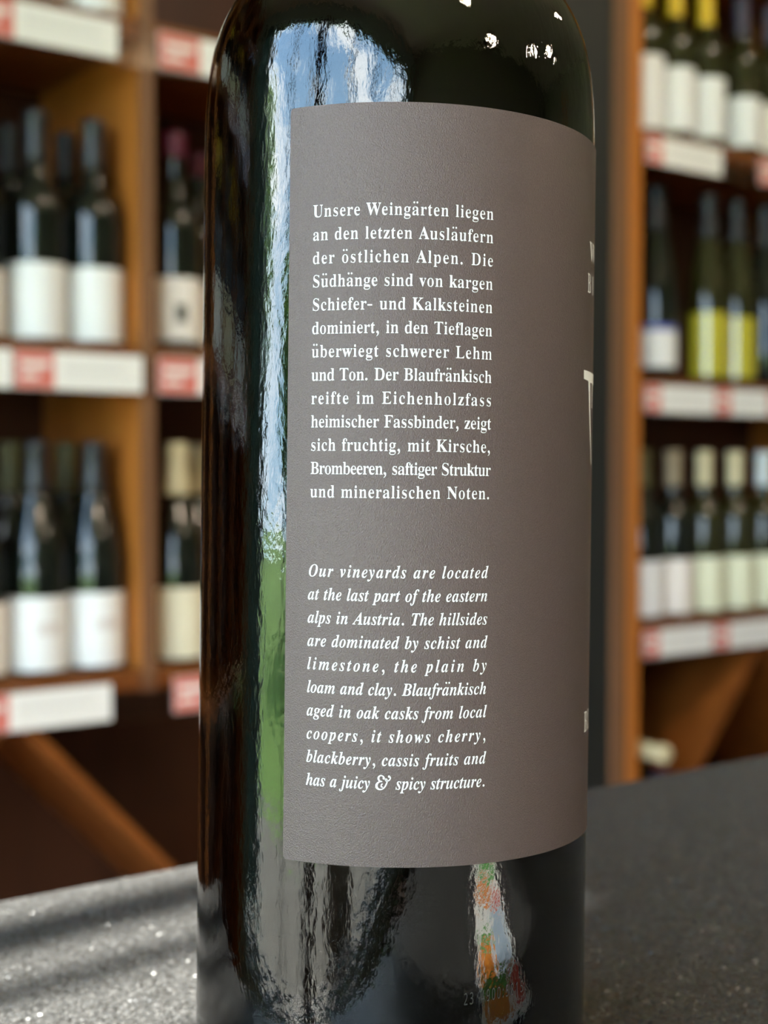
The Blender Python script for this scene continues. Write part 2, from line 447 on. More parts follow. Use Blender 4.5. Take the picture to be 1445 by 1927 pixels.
GLYPHS = parse_glyphs('''
RA417;-6,1 -6,17 4,19 16,23 26,29 35,40 44,55 53,74 208,465 222,465 380,86 408,34 417,24 429,19 440,17 440,1 232,1 232,17 260,20 280,30 288,46 277,82 255,133 101,133 75,71 71,59 70,48 77,31 95,21 123,17 125,1;110,160 245,160 177,320
RB423;26,1 27,17 39,19 58,24 73,32 82,43 87,60 89,82 89,369 88,386 86,401 82,413 76,422 68,429 57,434 45,437 31,439 26,439 25,455 220,454 281,450 328,438 359,417 376,388 382,351 379,320 368,295 349,275 321,259 273,247 329,234 363,216 386,193 400,165 404,132 400,93 386,61 363,35 330,16 288,5 237,1;172,251 189,251 223,253 251,260 273,272 288,289 296,314 299,345 297,373 291,396 281,413 264,425 242,432 216,435 200,434 187,431 176,425 171,417 169,406 168,391;222,23 251,26 276,34 294,48 306,69 313,95 315,128 312,162 303,189 287,208 264,221 234,229 198,232 172,232 168,65 169,51 173,40 180,33 192,27 206,24
RD476;30,1 31,17 42,18 59,23 73,29 82,39 86,54 88,75 88,374 86,398 81,415 71,427 55,434 37,438 25,439 25,455 221,454 293,448 351,428 396,396 428,351 447,295 454,228 445,146 418,83 374,37 311,10 228,1;223,23 267,29 303,46 331,74 350,114 361,166 365,229 359,303 343,360 315,401 274,426 224,434 205,433 191,430 179,424 172,415 169,402 168,385 168,72 169,55 172,42 179,33 190,28 205,24
RE422;24,1 24,16 38,17 57,22 72,29 82,40 88,57 89,78 89,369 88,395 82,414 72,426 57,434 38,438 26,439 26,455 389,455 389,320 392,320 388,357 372,387 348,407 317,421 278,429 232,431 197,429 187,427 178,423 173,417 169,388 173,245 194,245 224,247 249,255 269,268 284,287 295,313 297,344 294,344 294,119 297,119 298,143 293,164 286,182 275,196 262,206 246,214 229,219 208,222 186,223 173,223 169,67 170,52 174,41 183,34 196,30 212,27 230,27 263,28 292,31 318,38 341,47 362,59 381,74 397,93 412,116 419,142 393,1
RF385;25,1 26,17 39,19 58,25 73,33 82,45 87,62 89,84 89,375 87,396 81,413 71,424 56,431 38,436 25,439 24,455 384,455 384,320 385,346 377,368 367,386 353,401 336,413 315,421 290,427 262,431 230,432 198,430 188,429 180,426 173,421 168,398 172,246 191,246 220,249 246,257 266,270 281,289 291,314 293,346 292,119 292,154 282,181 267,201 246,214 220,222 189,225 172,224 168,81 169,66 171,53 175,42 182,34 192,27 205,23 219,19 236,17 246,17 247,1
RK491;19,1 19,17 38,19 54,23 66,31 74,42 78,59 79,81 79,379 78,398 74,414 66,425 54,432 38,437 20,439 20,455 239,455 239,439 203,433 195,429 188,423 183,415 181,406 179,394 178,379 181,233 324,373 340,390 349,405 353,419 345,430 324,437 294,439 294,455 483,455 483,439 476,440 435,431 390,405 342,361 266,285 460,46 485,24 494,20 506,18 516,17 516,1 284,1 284,17 306,17 323,20 331,24 336,28 338,34 336,43 330,53 320,66 200,215 179,199 178,81 180,59 184,42 192,31 204,23 221,19 239,17 239,1
RL407;25,1 26,17 39,19 58,23 73,31 82,42 87,59 89,81 89,379 87,399 82,415 72,425 57,433 39,437 27,439 26,455 240,455 240,439 232,439 217,437 204,435 192,431 182,425 175,417 171,407 169,394 168,379 168,83 172,47 177,39 185,34 196,30 233,27 266,28 294,32 320,39 342,49 363,62 381,79 396,100 410,125 417,154 393,1
RN474;405,-10 105,351 103,79 104,57 108,41 116,30 127,23 144,19 163,17 164,1 21,1 21,17 33,17 45,19 56,22 64,27 71,33 75,41 78,51 80,64 80,79 80,389 39,434 21,439 21,455 155,454 392,168 395,377 395,392 393,405 390,414 386,422 379,428 370,432 334,439 334,455 477,455 476,439 458,437 442,433 430,425 423,414 419,398 418,377 419,-10
RS371;53,-10 53,157 62,113 79,77 101,49 128,29 161,18 197,14 224,16 247,23 267,35 281,51 290,69 293,89 285,117 264,141 232,161 169,192 135,211 108,232 88,253 74,276 66,303 64,332 65,358 71,381 79,402 91,420 105,436 122,448 141,458 162,463 184,465 227,460 279,447 289,445 300,444 317,446 329,454 329,465 329,320 328,343 318,365 305,385 290,403 274,418 255,430 236,439 215,444 194,446 170,444 149,437 130,427 117,414 108,398 106,380 108,363 115,349 127,336 142,324 161,313 183,302 247,272 272,259 292,246 308,232 321,218 330,203 337,188 342,171 344,153 345,133 343,106 337,81 327,58 313,39 296,22 275,9 250,-1 223,-7 192,-9 161,-7 129,2 102,10 85,13 75,13 67,11 58,8 54,-10
RT404;102,1 102,17 116,18 136,23 152,30 162,42 168,59 170,81 166,434 148,434 113,431 82,421 55,404 35,381 22,352 20,318 21,455 400,455 400,318 398,359 379,392 351,415 313,429 269,434 253,434 249,81 251,58 256,41 267,30 282,22 303,18 318,17 318,1
RU473;248,-12 193,-7 149,6 117,29 95,61 82,103 77,155 77,379 76,398 72,414 64,424 52,432 36,437 18,439 18,455 237,455 237,439 201,433 192,429 186,423 181,415 176,379 176,140 179,103 187,74 200,51 219,34 244,24 275,21 318,27 352,43 377,71 392,110 396,159 396,378 395,398 390,413 382,424 370,432 352,437 332,439 331,455 471,455 471,439 455,436 440,430 430,422 423,411 419,397 418,378 418,181 414,119 400,69 377,33 344,8 301,-7
RW592;173,-10 36,393 31,408 25,419 18,428 10,434 -2,438 -12,439 -12,455 178,455 178,439 167,438 156,436 147,433 141,427 137,420 136,410 144,372 223,152 305,353 290,399 284,413 278,424 270,430 259,435 246,438 232,439 232,455 436,455 436,439 412,437 395,427 389,412 395,386 474,165 545,369 553,406 552,417 547,425 540,431 531,435 518,438 506,439 506,455 621,455 621,439 610,436 599,430 591,422 584,411 577,397 571,380 443,-10 430,-10 316,310 188,-10
Ra324;255,-9 232,-4 220,10 204,36 161,12 130,-3 95,-8 77,-6 62,1 50,12 41,27 36,44 34,63 38,91 50,115 71,135 104,154 148,172 210,189 213,241 211,258 206,272 197,283 184,291 167,295 148,297 120,294 99,287 90,274 101,256 106,247 108,239 109,231 108,220 105,211 101,203 94,197 87,193 77,192 68,193 60,197 55,204 51,213 48,224 47,236 48,251 53,265 60,278 70,289 83,299 100,307 118,313 139,316 162,317 203,314 233,306 254,291 267,271 276,244 279,210 279,62 282,39 287,36 295,34 306,33 316,41 315,28 298,7 277,-5;151,33 180,40 191,46 201,53 212,63 207,170 164,161 138,147 120,130 108,109 104,84 109,56 124,38
Rb341;53,-11 57,388 56,407 54,420 48,429 38,434 25,438 19,440 18,455 128,455 133,278 170,300 194,313 221,317 241,315 259,309 276,298 290,284 303,266 314,245 321,221 326,195 328,166 326,133 320,103 310,76 297,51 281,31 262,14 241,1 217,-7 192,-9 166,-5 140,8 105,29 49,-10;182,13 209,17 231,29 245,49 253,77 258,114 259,160 257,198 252,228 243,251 229,268 209,278 184,281 171,280 158,276 146,270 136,263 129,253 125,242 124,68 131,38 151,19
Rc274;155,-9 134,-7 113,0 94,12 77,27 62,46 50,68 41,93 35,121 33,150 36,181 42,210 52,236 66,260 83,280 103,296 125,308 149,316 175,318 202,316 224,309 242,297 254,282 261,265 263,245 263,234 260,224 256,216 251,210 245,206 237,205 221,210 213,225 210,251 211,261 211,271 206,286 191,295 169,298 143,293 122,280 108,258 101,227 98,187 101,142 110,105 125,76 147,54 173,42 204,37 232,41 258,52 271,71 271,60 239,22 201,-1
Rd350;139,-9 120,-7 102,0 86,11 71,26 58,45 48,67 40,92 35,118 33,147 35,180 40,210 49,237 60,261 74,280 90,296 107,308 126,315 145,317 171,313 193,301 228,279 237,401 235,414 230,424 221,431 208,436 194,439 186,440 186,455 309,455 305,75 306,60 308,49 313,40 322,34 335,30 342,27 343,11 313,9 269,2 232,-9 228,40 192,12 169,-4;171,27 185,29 199,33 211,41 222,50 231,62 237,76 237,242 233,253 225,262 215,270 202,277 189,280 173,282 150,278 130,268 117,250 109,225 105,193 104,153 105,114 109,83 117,58 129,41 148,31
Re281;153,-9 131,-7 111,0 92,11 76,27 62,46 50,69 41,95 35,125 33,157 35,187 41,215 50,240 62,262 77,281 95,297 114,308 135,315 157,317 189,313 216,300 238,279 255,251 265,215 269,173 273,167 107,167 107,121 118,86 137,61 165,46 200,41 230,46 257,61 271,85 271,72 239,27 200,0;106,191 211,191 215,215 214,241 211,262 206,277 196,289 180,296 160,298 127,287 108,256 102,204
Rf194;25,1 26,15 46,21 54,25 59,29 63,35 66,73 62,277 26,277 26,310 62,310 66,353 70,386 79,413 94,435 115,451 141,461 174,464 198,462 216,455 231,445 241,431 247,416 249,400 248,387 246,376 242,367 237,361 231,358 224,356 216,357 210,360 205,366 201,373 199,381 199,391 199,400 201,410 205,420 209,426 211,433 207,439 194,443 180,444 164,443 150,438 141,430 137,420 134,406 134,390 138,310 194,310 194,277 138,277 134,65 135,47 139,34 148,25 162,19 179,16 189,15 190,1
Rg307;146,-139 108,-137 77,-131 55,-121 39,-107 31,-92 28,-75 32,-55 46,-39 82,-26 53,-9 41,9 37,30 39,46 44,60 52,73 65,85 84,97 116,110 67,135 44,169 36,212 38,232 43,250 51,267 62,282 76,294 93,304 113,311 134,316 157,317 181,316 205,311 231,303 307,304 307,269 256,268 269,248 275,226 277,203 276,185 272,167 264,152 254,138 242,126 228,116 211,109 192,105 172,104 157,104 141,105 128,104 115,101 104,95 95,88 89,80 87,71 95,58 114,51 140,48 175,48 207,47 234,44 255,39 271,32 283,23 291,12 297,-1 300,-18 302,-37 298,-67 286,-92 265,-112 235,-127 195,-136;157,123 177,126 193,133 203,145 209,162 212,184 213,211 212,238 209,260 203,276 192,288 177,295 157,298 138,295 122,288 111,276 105,260 101,238 100,211 101,184 105,162 111,145 122,133 138,126;161,-117 199,-115 231,-109 255,-99 272,-84 277,-66 275,-55 267,-46 256,-40 241,-36 225,-34 205,-33 92,-33 73,-45 63,-58 59,-73 63,-84 73,-95 88,-104 107,-111 131,-116
Rh361;28,1 29,15 33,16 45,20 56,25 62,32 65,43 66,56 66,399 66,412 63,422 57,430 47,435 34,439 29,441 29,455 138,455 143,266 184,295 211,312 243,317 270,313 290,300 304,279 313,250 316,212 316,56 317,43 320,33 326,25 336,20 348,17 353,15 353,1 212,1 212,15 209,15 231,20 245,33 249,56 249,217 248,234 246,248 241,258 232,266 219,271 202,272 177,268 155,256 135,235 134,56 135,43 137,33 143,25 153,20 165,17 170,15 170,1
Ri179;101,363 91,365 82,369 75,377 69,387 66,399 64,412 66,426 69,438 75,448 82,456 91,461 101,462 111,461 119,456 127,448 132,438 136,426 137,412 136,399 132,387 127,377 119,369 110,365;28,1 29,15 33,17 46,20 56,25 62,32 65,42 66,56 66,252 66,267 63,278 58,285 48,290 35,293 31,294 31,310 139,310 134,56 135,43 138,33 143,26 153,20 165,17 169,15 170,1
Rk339;20,1 21,15 31,17 41,20 49,25 53,33 56,43 57,56 57,398 56,412 54,422 50,430 44,435 34,439 23,440 24,455 145,455 146,168 230,247 240,258 246,268 248,278 243,287 229,293 209,294 208,310 342,310 342,294 319,290 294,279 272,261 218,209 343,34 352,23 363,17 373,15 373,1 214,1 214,15 217,15 231,17 240,22 243,32 235,50 163,148 144,135 144,56 144,43 147,33 151,26 158,20 167,17 177,15 177,1
Rl180;28,1 29,15 33,17 46,20 56,25 62,32 65,42 66,56 66,398 66,411 63,422 59,430 49,435 36,439 31,440 30,455 139,455 134,56 135,43 138,33 143,26 153,20 165,17 169,15 170,1
Rm534;28,1 29,15 33,16 45,20 56,25 62,32 65,43 66,56 66,253 66,266 63,276 57,284 47,290 34,294 29,295 29,310 137,310 141,264 182,294 209,311 237,317 272,311 294,292 319,260 357,292 386,311 418,317 444,313 464,300 478,279 487,250 490,212 490,56 491,43 493,33 499,25 509,20 521,17 525,15 526,1 387,1 388,15 392,17 405,20 414,26 420,33 423,43 424,56 424,217 423,234 421,248 416,258 407,266 393,271 377,272 353,268 332,257 311,237 310,56 311,43 314,33 319,26 329,20 341,17 345,15 346,1 209,1 210,15 214,17 227,20 236,26 242,33 245,43 246,56 246,217 245,233 243,247 238,258 229,266 216,271 199,272 174,268 152,256 133,235 132,56 133,43 136,33 141,26 150,21 162,17 167,15 167,1
Rn361;28,1 29,15 33,16 45,20 56,25 62,32 65,43 66,56 66,253 66,266 63,276 57,284 47,290 34,294 29,295 29,310 138,310 143,266 183,295 211,312 243,317 270,313 290,300 304,279 313,250 316,212 316,56 317,43 320,33 326,25 336,20 348,17 353,15 353,1 212,1 212,15 209,15 231,20 245,33 249,56 249,217 248,234 246,248 241,258 232,266 219,271 202,272 177,268 155,256 135,235 134,56 135,43 137,33 143,25 153,20 165,17 170,15 170,1
Ro317;169,-9 143,-7 119,0 98,12 79,28 63,48 50,71 41,96 35,124 33,154 35,184 41,212 50,238 63,261 79,281 98,296 119,308 142,315 168,317 193,315 217,308 238,297 256,281 272,262 285,239 295,213 301,185 303,154 301,123 295,95 285,69 272,46 257,27 238,12 217,0 194,-7;169,10 191,14 209,23 221,39 226,49 229,64 231,81 234,154 232,206 228,245 220,271 208,287 190,297 169,300 146,297 127,287 115,271 108,245 104,206 103,154 106,82 108,64 111,49 116,39 128,23 146,14
Rp352;27,-138 28,-124 40,-121 49,-118 56,-113 61,-108 64,-101 66,-64 66,243 66,261 63,275 58,284 48,289 36,293 30,295 29,310 133,310 139,262 176,293 200,312 231,318 250,316 268,309 284,297 299,282 312,263 322,241 330,216 334,189 336,160 334,128 329,99 321,73 311,49 298,29 283,13 266,1 247,-7 227,-9 201,-4 178,10 143,33 134,-58 138,-99 143,-108 151,-114 162,-118 187,-124 188,-138;195,27 219,31 239,41 252,59 260,84 265,116 267,154 265,192 261,223 254,248 242,265 223,276 198,279 173,274 152,260 134,235 134,68 149,45 170,32
Rr268;28,1 29,15 33,17 46,20 56,25 62,32 65,42 66,56 66,252 66,267 63,278 57,286 47,290 35,293 31,294 31,310 136,310 142,251 169,271 182,287 195,300 209,310 221,315 233,317 247,316 258,311 265,303 271,293 274,280 275,266 275,254 272,244 268,235 263,229 256,225 248,223 240,224 235,227 232,231 218,250 211,256 200,260 188,261 174,259 161,252 150,242 142,228 137,211 135,192 135,56 136,42 141,32 150,24 163,20 178,17 187,15 188,1
Rs269;151,-9 134,-7 115,-2 91,7 73,10 58,8 45,2 44,-8 45,105 48,79 60,57 77,38 96,25 117,17 140,14 158,15 174,19 188,26 198,35 204,46 206,58 201,77 185,92 163,106 113,130 93,143 77,156 65,170 57,185 53,202 51,220 54,247 62,270 75,290 92,306 114,315 141,318 163,315 196,307 204,305 213,304 226,306 236,311 237,318 234,318 234,222 233,244 221,263 206,278 189,289 170,295 149,297 133,296 119,292 107,287 98,279 93,270 91,259 92,249 97,240 105,232 115,224 126,217 140,211 185,189 205,177 219,164 230,151 237,135 242,117 243,95 240,65 232,40 218,19 200,3 178,-6
Rt209;123,-8 102,-6 87,0 76,11 69,26 64,46 62,71 58,279 30,279 33,299 98,368 116,388 130,407 136,423 134,310 198,310 198,279 134,279 130,82 131,69 133,59 137,50 144,44 155,41 169,39 189,43 206,55 210,74 209,66 187,25 159,0
Ru355;131,-9 107,-6 89,3 76,18 67,38 62,65 60,97 60,248 59,262 56,274 51,283 41,289 28,294 22,295 21,310 132,310 128,74 129,63 133,53 140,45 150,39 163,36 177,35 201,38 222,48 241,65 242,248 241,263 238,275 232,284 221,290 207,294 200,295 199,310 314,310 310,70 311,56 314,46 321,38 331,33 344,30 349,29 350,13 319,11 274,4 237,-9 233,41 206,26 194,14 180,4 164,-3 148,-8
Rv287;145,-9 42,248 26,282 19,288 9,293 1,294 0,310 161,310 161,295 156,295 139,293 129,287 125,276 126,268 185,121 240,252 245,272 240,285 226,293 207,295 206,310 302,310 302,295 292,292 282,287 274,279 256,244 157,-9
Rw415;125,-9 21,265 9,285 4,289 -3,293 -7,294 -8,310 135,310 135,294 117,290 113,287 111,282 110,276 111,265 116,252 166,126 215,235 205,266 193,289 187,293 178,295 171,295 171,310 320,310 320,294 306,292 295,286 291,276 292,269 293,262 336,140 386,256 391,275 390,281 387,286 382,290 359,295 359,310 442,310 442,295 435,294 427,291 421,285 408,258 302,-9 291,-9 223,198 137,-9
Rz273;16,1 17,14 172,288 128,288 105,287 85,281 70,272 57,259 47,240 41,217 29,217 34,310 272,310 271,291 122,24 153,24 182,26 206,32 225,43 240,59 253,80 262,107 273,107 265,1
IA411;-67,0 -66,17 -48,20 -29,31 -11,48 324,461 341,461 325,89 325,79 332,45 353,25 387,17 387,0 179,0 179,17 200,20 216,28 226,39 233,52 237,68 239,87 240,140 96,140 48,81 31,56 26,40 31,29 46,21 70,17 70,0;117,168 241,168 248,328
IB422;-29,0 -29,15 -20,16 -8,18 3,20 12,25 20,32 27,41 45,85 121,369 125,387 126,404 125,413 120,421 112,426 102,430 89,433 78,435 77,451 222,451 284,448 332,440 367,427 390,408 403,384 408,353 403,321 389,294 365,271 332,253 283,240 318,227 342,210 359,190 369,167 372,140 370,116 364,93 354,72 339,52 319,34 292,20 260,9 219,2 171,0;201,248 237,252 267,262 290,280 307,303 318,331 321,364 313,400 290,421 253,428 236,426 224,418 217,406 176,249 192,248;166,22 198,26 227,38 250,57 268,83 279,113 282,149 278,177 267,199 247,215 221,224 188,227 172,227 128,75 123,44 128,32 143,25
IO470;179,-11 135,-7 97,8 66,33 43,66 29,106 25,154 27,187 33,220 44,253 58,285 75,317 95,346 118,374 142,398 169,419 210,443 253,458 299,463 344,458 382,443 413,419 436,386 450,347 455,300 453,267 447,233 437,200 423,167 407,135 387,105 364,78 339,54 312,32 269,8 225,-7;184,13 215,18 245,34 272,60 296,97 319,142 339,197 356,253 365,304 369,350 367,377 360,399 349,416 334,429 316,437 294,439 275,437 257,431 240,420 224,406 208,390 193,370 177,345 163,317 150,287 138,255 128,223 120,191 114,160 111,131 110,103 112,76 118,53 129,36 144,23 162,15
IT395;48,0 48,17 62,19 77,22 89,27 99,35 107,46 112,60 210,427 194,427 167,424 141,416 116,402 93,383 74,359 61,330 52,330 76,451 433,451 414,322 403,322 399,359 387,389 368,410 342,422 311,426 303,426 202,63 199,46 201,36 205,29 213,25 223,21 236,19 248,17 248,0
Ia327;53,-9 35,-6 19,1 6,14 -5,30 -11,50 -13,73 -11,97 -7,122 1,147 11,172 23,196 37,220 53,241 70,260 88,276 115,295 141,306 165,310 186,305 200,290 214,265 229,303 292,303 235,108 226,74 222,56 224,47 229,42 239,40 255,46 271,61 286,87 294,78 261,30 228,1 197,-9 177,-4 165,10 161,34 163,52 164,75 140,49 124,28 107,12 91,1 72,-6;92,41 105,43 116,48 128,56 138,67 148,80 158,95 182,147 198,202 204,248 201,266 190,277 172,281 160,279 148,273 136,264 125,251 114,236 104,219 77,159 64,115 59,81 63,59 74,45
Ib314;76,-9 63,-9 49,-7 36,-3 24,1 14,6 5,12 -1,18 -4,25 -5,31 -2,52 88,375 97,412 96,419 93,425 87,429 79,431 70,433 59,433 53,433 53,451 115,458 184,470 126,255 161,285 189,303 218,310 237,307 253,299 266,286 276,269 283,247 285,221 283,197 279,173 271,148 260,123 247,100 232,77 215,57 196,39 176,23 145,5 112,-6;91,15 105,16 118,21 131,29 143,39 154,51 164,65 191,116 209,171 216,223 215,235 211,245 206,253 198,259 189,262 178,263 160,260 143,250 129,232 110,193 91,138 71,69 64,33 67,23 77,17
Ic268;92,-9 64,-6 41,3 22,19 8,40 -1,66 -3,97 -1,130 8,163 21,195 40,226 64,253 91,277 121,295 150,306 179,310 200,308 217,302 232,291 242,279 248,265 251,249 249,236 246,225 240,216 233,209 224,205 214,203 204,205 197,208 190,213 186,220 183,228 182,238 182,244 184,251 187,258 195,275 192,283 184,287 173,289 160,287 147,281 135,270 123,257 112,241 102,223 93,203 85,182 78,161 73,139 70,118 69,99 70,79 75,63 83,51 94,42 108,36 123,34 153,41 181,62 205,96 216,83 179,32 138,1
Id326;55,-9 36,-7 21,1 8,14 -2,32 -7,55 -9,82 -8,103 -4,125 2,148 11,170 21,193 34,215 48,235 64,255 82,272 110,293 137,305 164,310 180,308 195,303 215,294 244,381 248,399 249,412 248,419 244,425 236,428 209,433 209,451 272,459 338,470 231,83 226,60 224,48 225,44 231,42 238,41 245,42 253,46 260,52 282,89 291,78 274,52 257,30 242,13 227,0 213,-7 198,-9 178,-4 167,10 163,35 164,48 166,61 165,76 142,50 125,28 109,12 92,0 74,-7;96,42 108,43 120,49 131,58 142,70 152,83 161,99 185,153 202,208 207,249 204,268 194,280 178,283 167,282 156,277 145,269 115,231 88,181 68,126 64,109 61,93 60,79 61,68 65,59 70,51 77,46 86,43
Ie261;87,-9 61,-6 39,3 20,19 7,40 -2,67 -5,98 -3,122 2,147 11,172 23,196 37,219 54,240 72,260 92,276 112,290 134,301 155,307 176,310 196,308 213,302 226,293 235,280 241,265 243,248 239,222 225,197 203,174 171,153 129,136 74,124 69,88 70,73 75,60 82,50 93,42 107,37 123,36 150,42 176,62 197,95 208,83 189,50 167,24 142,5 116,-6;80,146 106,152 126,161 144,171 160,184 173,197 184,212 193,228 198,244 199,260 199,268 196,275 192,280 186,284 179,287 171,287 154,283 137,272 121,252 105,224 90,189
If185;-66,-139 -81,-137 -94,-132 -104,-124 -112,-112 -117,-99 -119,-85 -118,-75 -115,-66 -111,-58 -105,-52 -99,-49 -91,-48 -84,-49 -78,-51 -73,-56 -69,-62 -67,-70 -66,-79 -66,-86 -68,-92 -70,-97 -76,-107 -74,-112 -68,-116 -59,-117 -48,-115 -38,-110 -29,-102 -22,-92 -15,-79 -9,-65 10,3 31,104 64,275 18,275 23,303 69,303 88,354 107,396 130,428 155,452 183,465 212,470 231,469 247,464 260,456 269,445 274,432 276,418 273,398 264,385 247,381 240,383 234,386 228,391 224,398 221,405 220,413 225,430 231,442 229,446 222,448 214,449 198,445 184,434 173,415 161,387 150,349 140,303 197,303 194,275 137,275 100,113 87,59 74,12 59,-29 44,-63 26,-90 7,-112 -14,-127 -38,-136
Ig290;77,-139 40,-137 9,-130 -15,-119 -32,-104 -42,-86 -45,-66 -43,-51 -37,-37 -27,-25 -11,-14 9,-4 39,5 17,20 7,35 3,51 5,62 9,73 16,83 27,93 41,104 63,114 46,125 34,136 25,147 20,159 16,173 15,189 17,210 23,230 33,248 46,266 63,280 82,293 103,302 126,308 149,310 182,306 212,295 242,277 298,277 295,248 257,248 257,237 258,225 256,203 250,182 239,164 225,147 208,132 189,120 167,111 143,106 118,104 81,106 69,99 62,91 60,84 64,76 75,69 91,63 133,50 179,32 192,25 203,17 211,9 220,-5 225,-20 227,-36 225,-56 219,-73 208,-90 194,-104 177,-116 156,-126 132,-133 106,-138;116,125 130,127 142,133 154,142 164,155 173,170 181,188 186,207 190,226 191,246 187,269 175,283 156,287 142,285 129,279 117,269 106,255 97,239 90,222 84,203 81,183 80,164 84,142 96,129;85,-117 108,-115 128,-110 145,-102 157,-91 165,-79 168,-66 165,-53 156,-41 141,-32 121,-24 95,-14 60,-4 27,-21 8,-40 1,-62 4,-77 13,-90 26,-101 43,-110 63,-115
Ih349;209,-9 188,-4 176,13 171,41 179,84 200,153 223,222 229,246 227,254 220,259 210,261 182,252 154,227 126,185 99,130 76,68 59,0 -14,0 88,374 94,399 96,411 95,419 92,424 86,428 79,431 70,432 59,433 52,433 52,451 111,457 183,470 114,197 144,232 167,260 188,282 209,297 230,307 252,310 278,304 292,287 297,259 295,237 288,207 276,170 244,75 241,65 240,57 241,49 247,45 257,43 272,49 290,67 307,98 314,89 279,34 244,2
Ii186;132,371 121,373 112,377 104,384 98,393 95,404 93,416 95,428 98,438 104,447 112,454 121,459 132,460 142,459 151,454 159,447 165,438 169,428 170,416 169,404 165,393 159,384 151,377 142,373;49,-8 36,-7 26,-2 18,5 12,15 8,27 7,41 10,64 16,87 50,211 57,237 59,254 55,264 43,271 26,273 23,289 90,299 145,310 83,85 78,55 80,48 86,44 95,42 110,48 127,64 143,90 149,81 116,31 83,2
Ij170;136,371 125,373 116,377 108,384 102,393 98,404 97,416 98,428 102,438 108,447 116,454 125,459 136,460 146,459 155,454 163,447 169,438 173,428 174,416 173,404 169,393 163,384 155,377 146,373;-66,-140 -84,-139 -99,-134 -111,-125 -120,-114 -126,-101 -128,-87 -127,-76 -124,-67 -120,-59 -114,-54 -108,-50 -99,-49 -92,-50 -85,-53 -80,-58 -76,-64 -73,-71 -72,-80 -73,-87 -74,-93 -77,-98 -84,-110 -81,-114 -74,-117 -64,-118 -52,-116 -41,-109 -32,-99 -25,-85 -18,-66 -12,-42 60,237 62,245 63,254 59,264 47,271 29,273 27,289 93,299 149,310 76,32 60,-21 41,-65 21,-98 -3,-122 -32,-136
Ik315;204,-9 185,-6 169,3 155,19 144,46 132,88 120,144 95,126 62,0 -17,0 84,374 90,399 92,411 91,419 88,424 84,428 78,431 69,432 58,433 49,433 49,451 110,457 186,470 105,165 159,206 192,234 204,247 212,258 215,267 214,274 211,278 206,281 182,286 182,304 316,304 316,286 300,282 283,276 251,254 187,201 199,128 211,79 219,58 229,46 240,42 254,46 266,60 277,83 290,76 263,29 234,0
Il165;40,-9 26,-8 16,-4 7,3 1,13 -3,25 -4,40 -2,61 4,85 83,371 93,414 88,425 76,431 59,433 56,450 178,470 73,86 69,69 67,54 68,47 74,42 84,41 99,46 117,62 132,89 138,79 122,51 105,29 89,12 74,0 57,-7
Im516;380,-8 358,-3 346,14 341,42 349,85 370,154 393,222 399,247 397,255 390,260 380,261 358,256 336,240 313,214 290,176 267,125 244,62 226,0 157,0 226,222 232,247 230,255 223,260 213,261 200,259 186,253 173,244 159,230 145,212 131,190 117,165 104,137 92,107 80,74 70,38 62,0 -9,0 48,211 56,240 58,254 54,264 42,271 25,273 22,273 21,289 147,310 115,193 146,230 169,259 191,281 212,297 234,306 256,310 281,304 295,288 300,260 297,217 325,246 345,269 364,287 383,300 403,307 422,310 448,304 462,288 467,260 465,238 458,208 446,171 414,76 411,66 410,58 411,50 417,45 426,44 435,45 443,49 450,56 462,70 473,91 480,81 463,54 446,31 429,14 413,2 397,-6
In349;213,-9 191,-4 178,13 174,41 181,84 202,153 226,222 232,246 230,254 223,259 213,261 186,253 159,229 131,190 117,165 104,137 92,107 80,74 70,38 62,0 -9,0 48,211 56,240 58,254 54,264 42,271 25,273 22,273 21,289 147,310 115,193 146,230 169,259 191,281 212,297 234,306 256,310 281,304 295,287 300,259 295,226 279,170 243,57 244,49 250,45 260,43 268,44 277,48 284,55 305,90 313,80 295,53 278,31 262,13 246,1 230,-7
Io307;96,-9 68,-6 44,4 24,20 8,41 -1,68 -4,98 -2,123 3,147 11,172 23,196 36,219 53,241 71,260 90,277 110,291 132,301 153,308 175,310 206,306 231,297 252,281 267,260 276,234 279,203 277,179 272,155 264,130 253,106 240,83 224,61 206,41 186,24 165,10 143,-1 120,-7;103,13 116,15 127,21 138,30 148,43 158,57 167,74 190,132 206,191 212,240 207,267 194,283 172,288 160,286 148,281 137,272 127,260 117,246 108,229 85,172 69,111 63,58 67,33 81,18
Ip321;-74,-139 -74,-121 -66,-120 -56,-118 -48,-114 -41,-109 -36,-102 -32,-95 -24,-71 54,228 58,253 57,260 53,266 46,269 21,273 21,290 86,300 140,310 121,242 163,279 196,302 228,310 246,307 262,300 274,288 284,271 290,250 292,224 290,197 285,170 276,143 265,116 251,91 234,67 216,45 197,27 177,11 156,0 135,-7 114,-9 99,-8 85,-3 66,6 42,-69 38,-97 40,-105 44,-112 51,-116 81,-122 82,-139;102,15 115,17 127,22 139,31 150,42 161,56 170,71 196,125 213,179 220,224 219,235 216,245 211,252 204,258 196,261 187,262 151,249 122,209 98,142 80,78 72,38 75,25 86,17
Ir252;-9,0 48,211 56,240 58,254 54,264 42,271 25,273 22,273 21,289 147,310 114,189 149,243 176,280 200,302 208,306 215,309 222,310 240,305 250,290 253,265 252,251 249,240 244,230 238,223 230,219 220,218 210,220 200,227 190,238 180,241 162,234 143,212 122,175 89,97 62,0
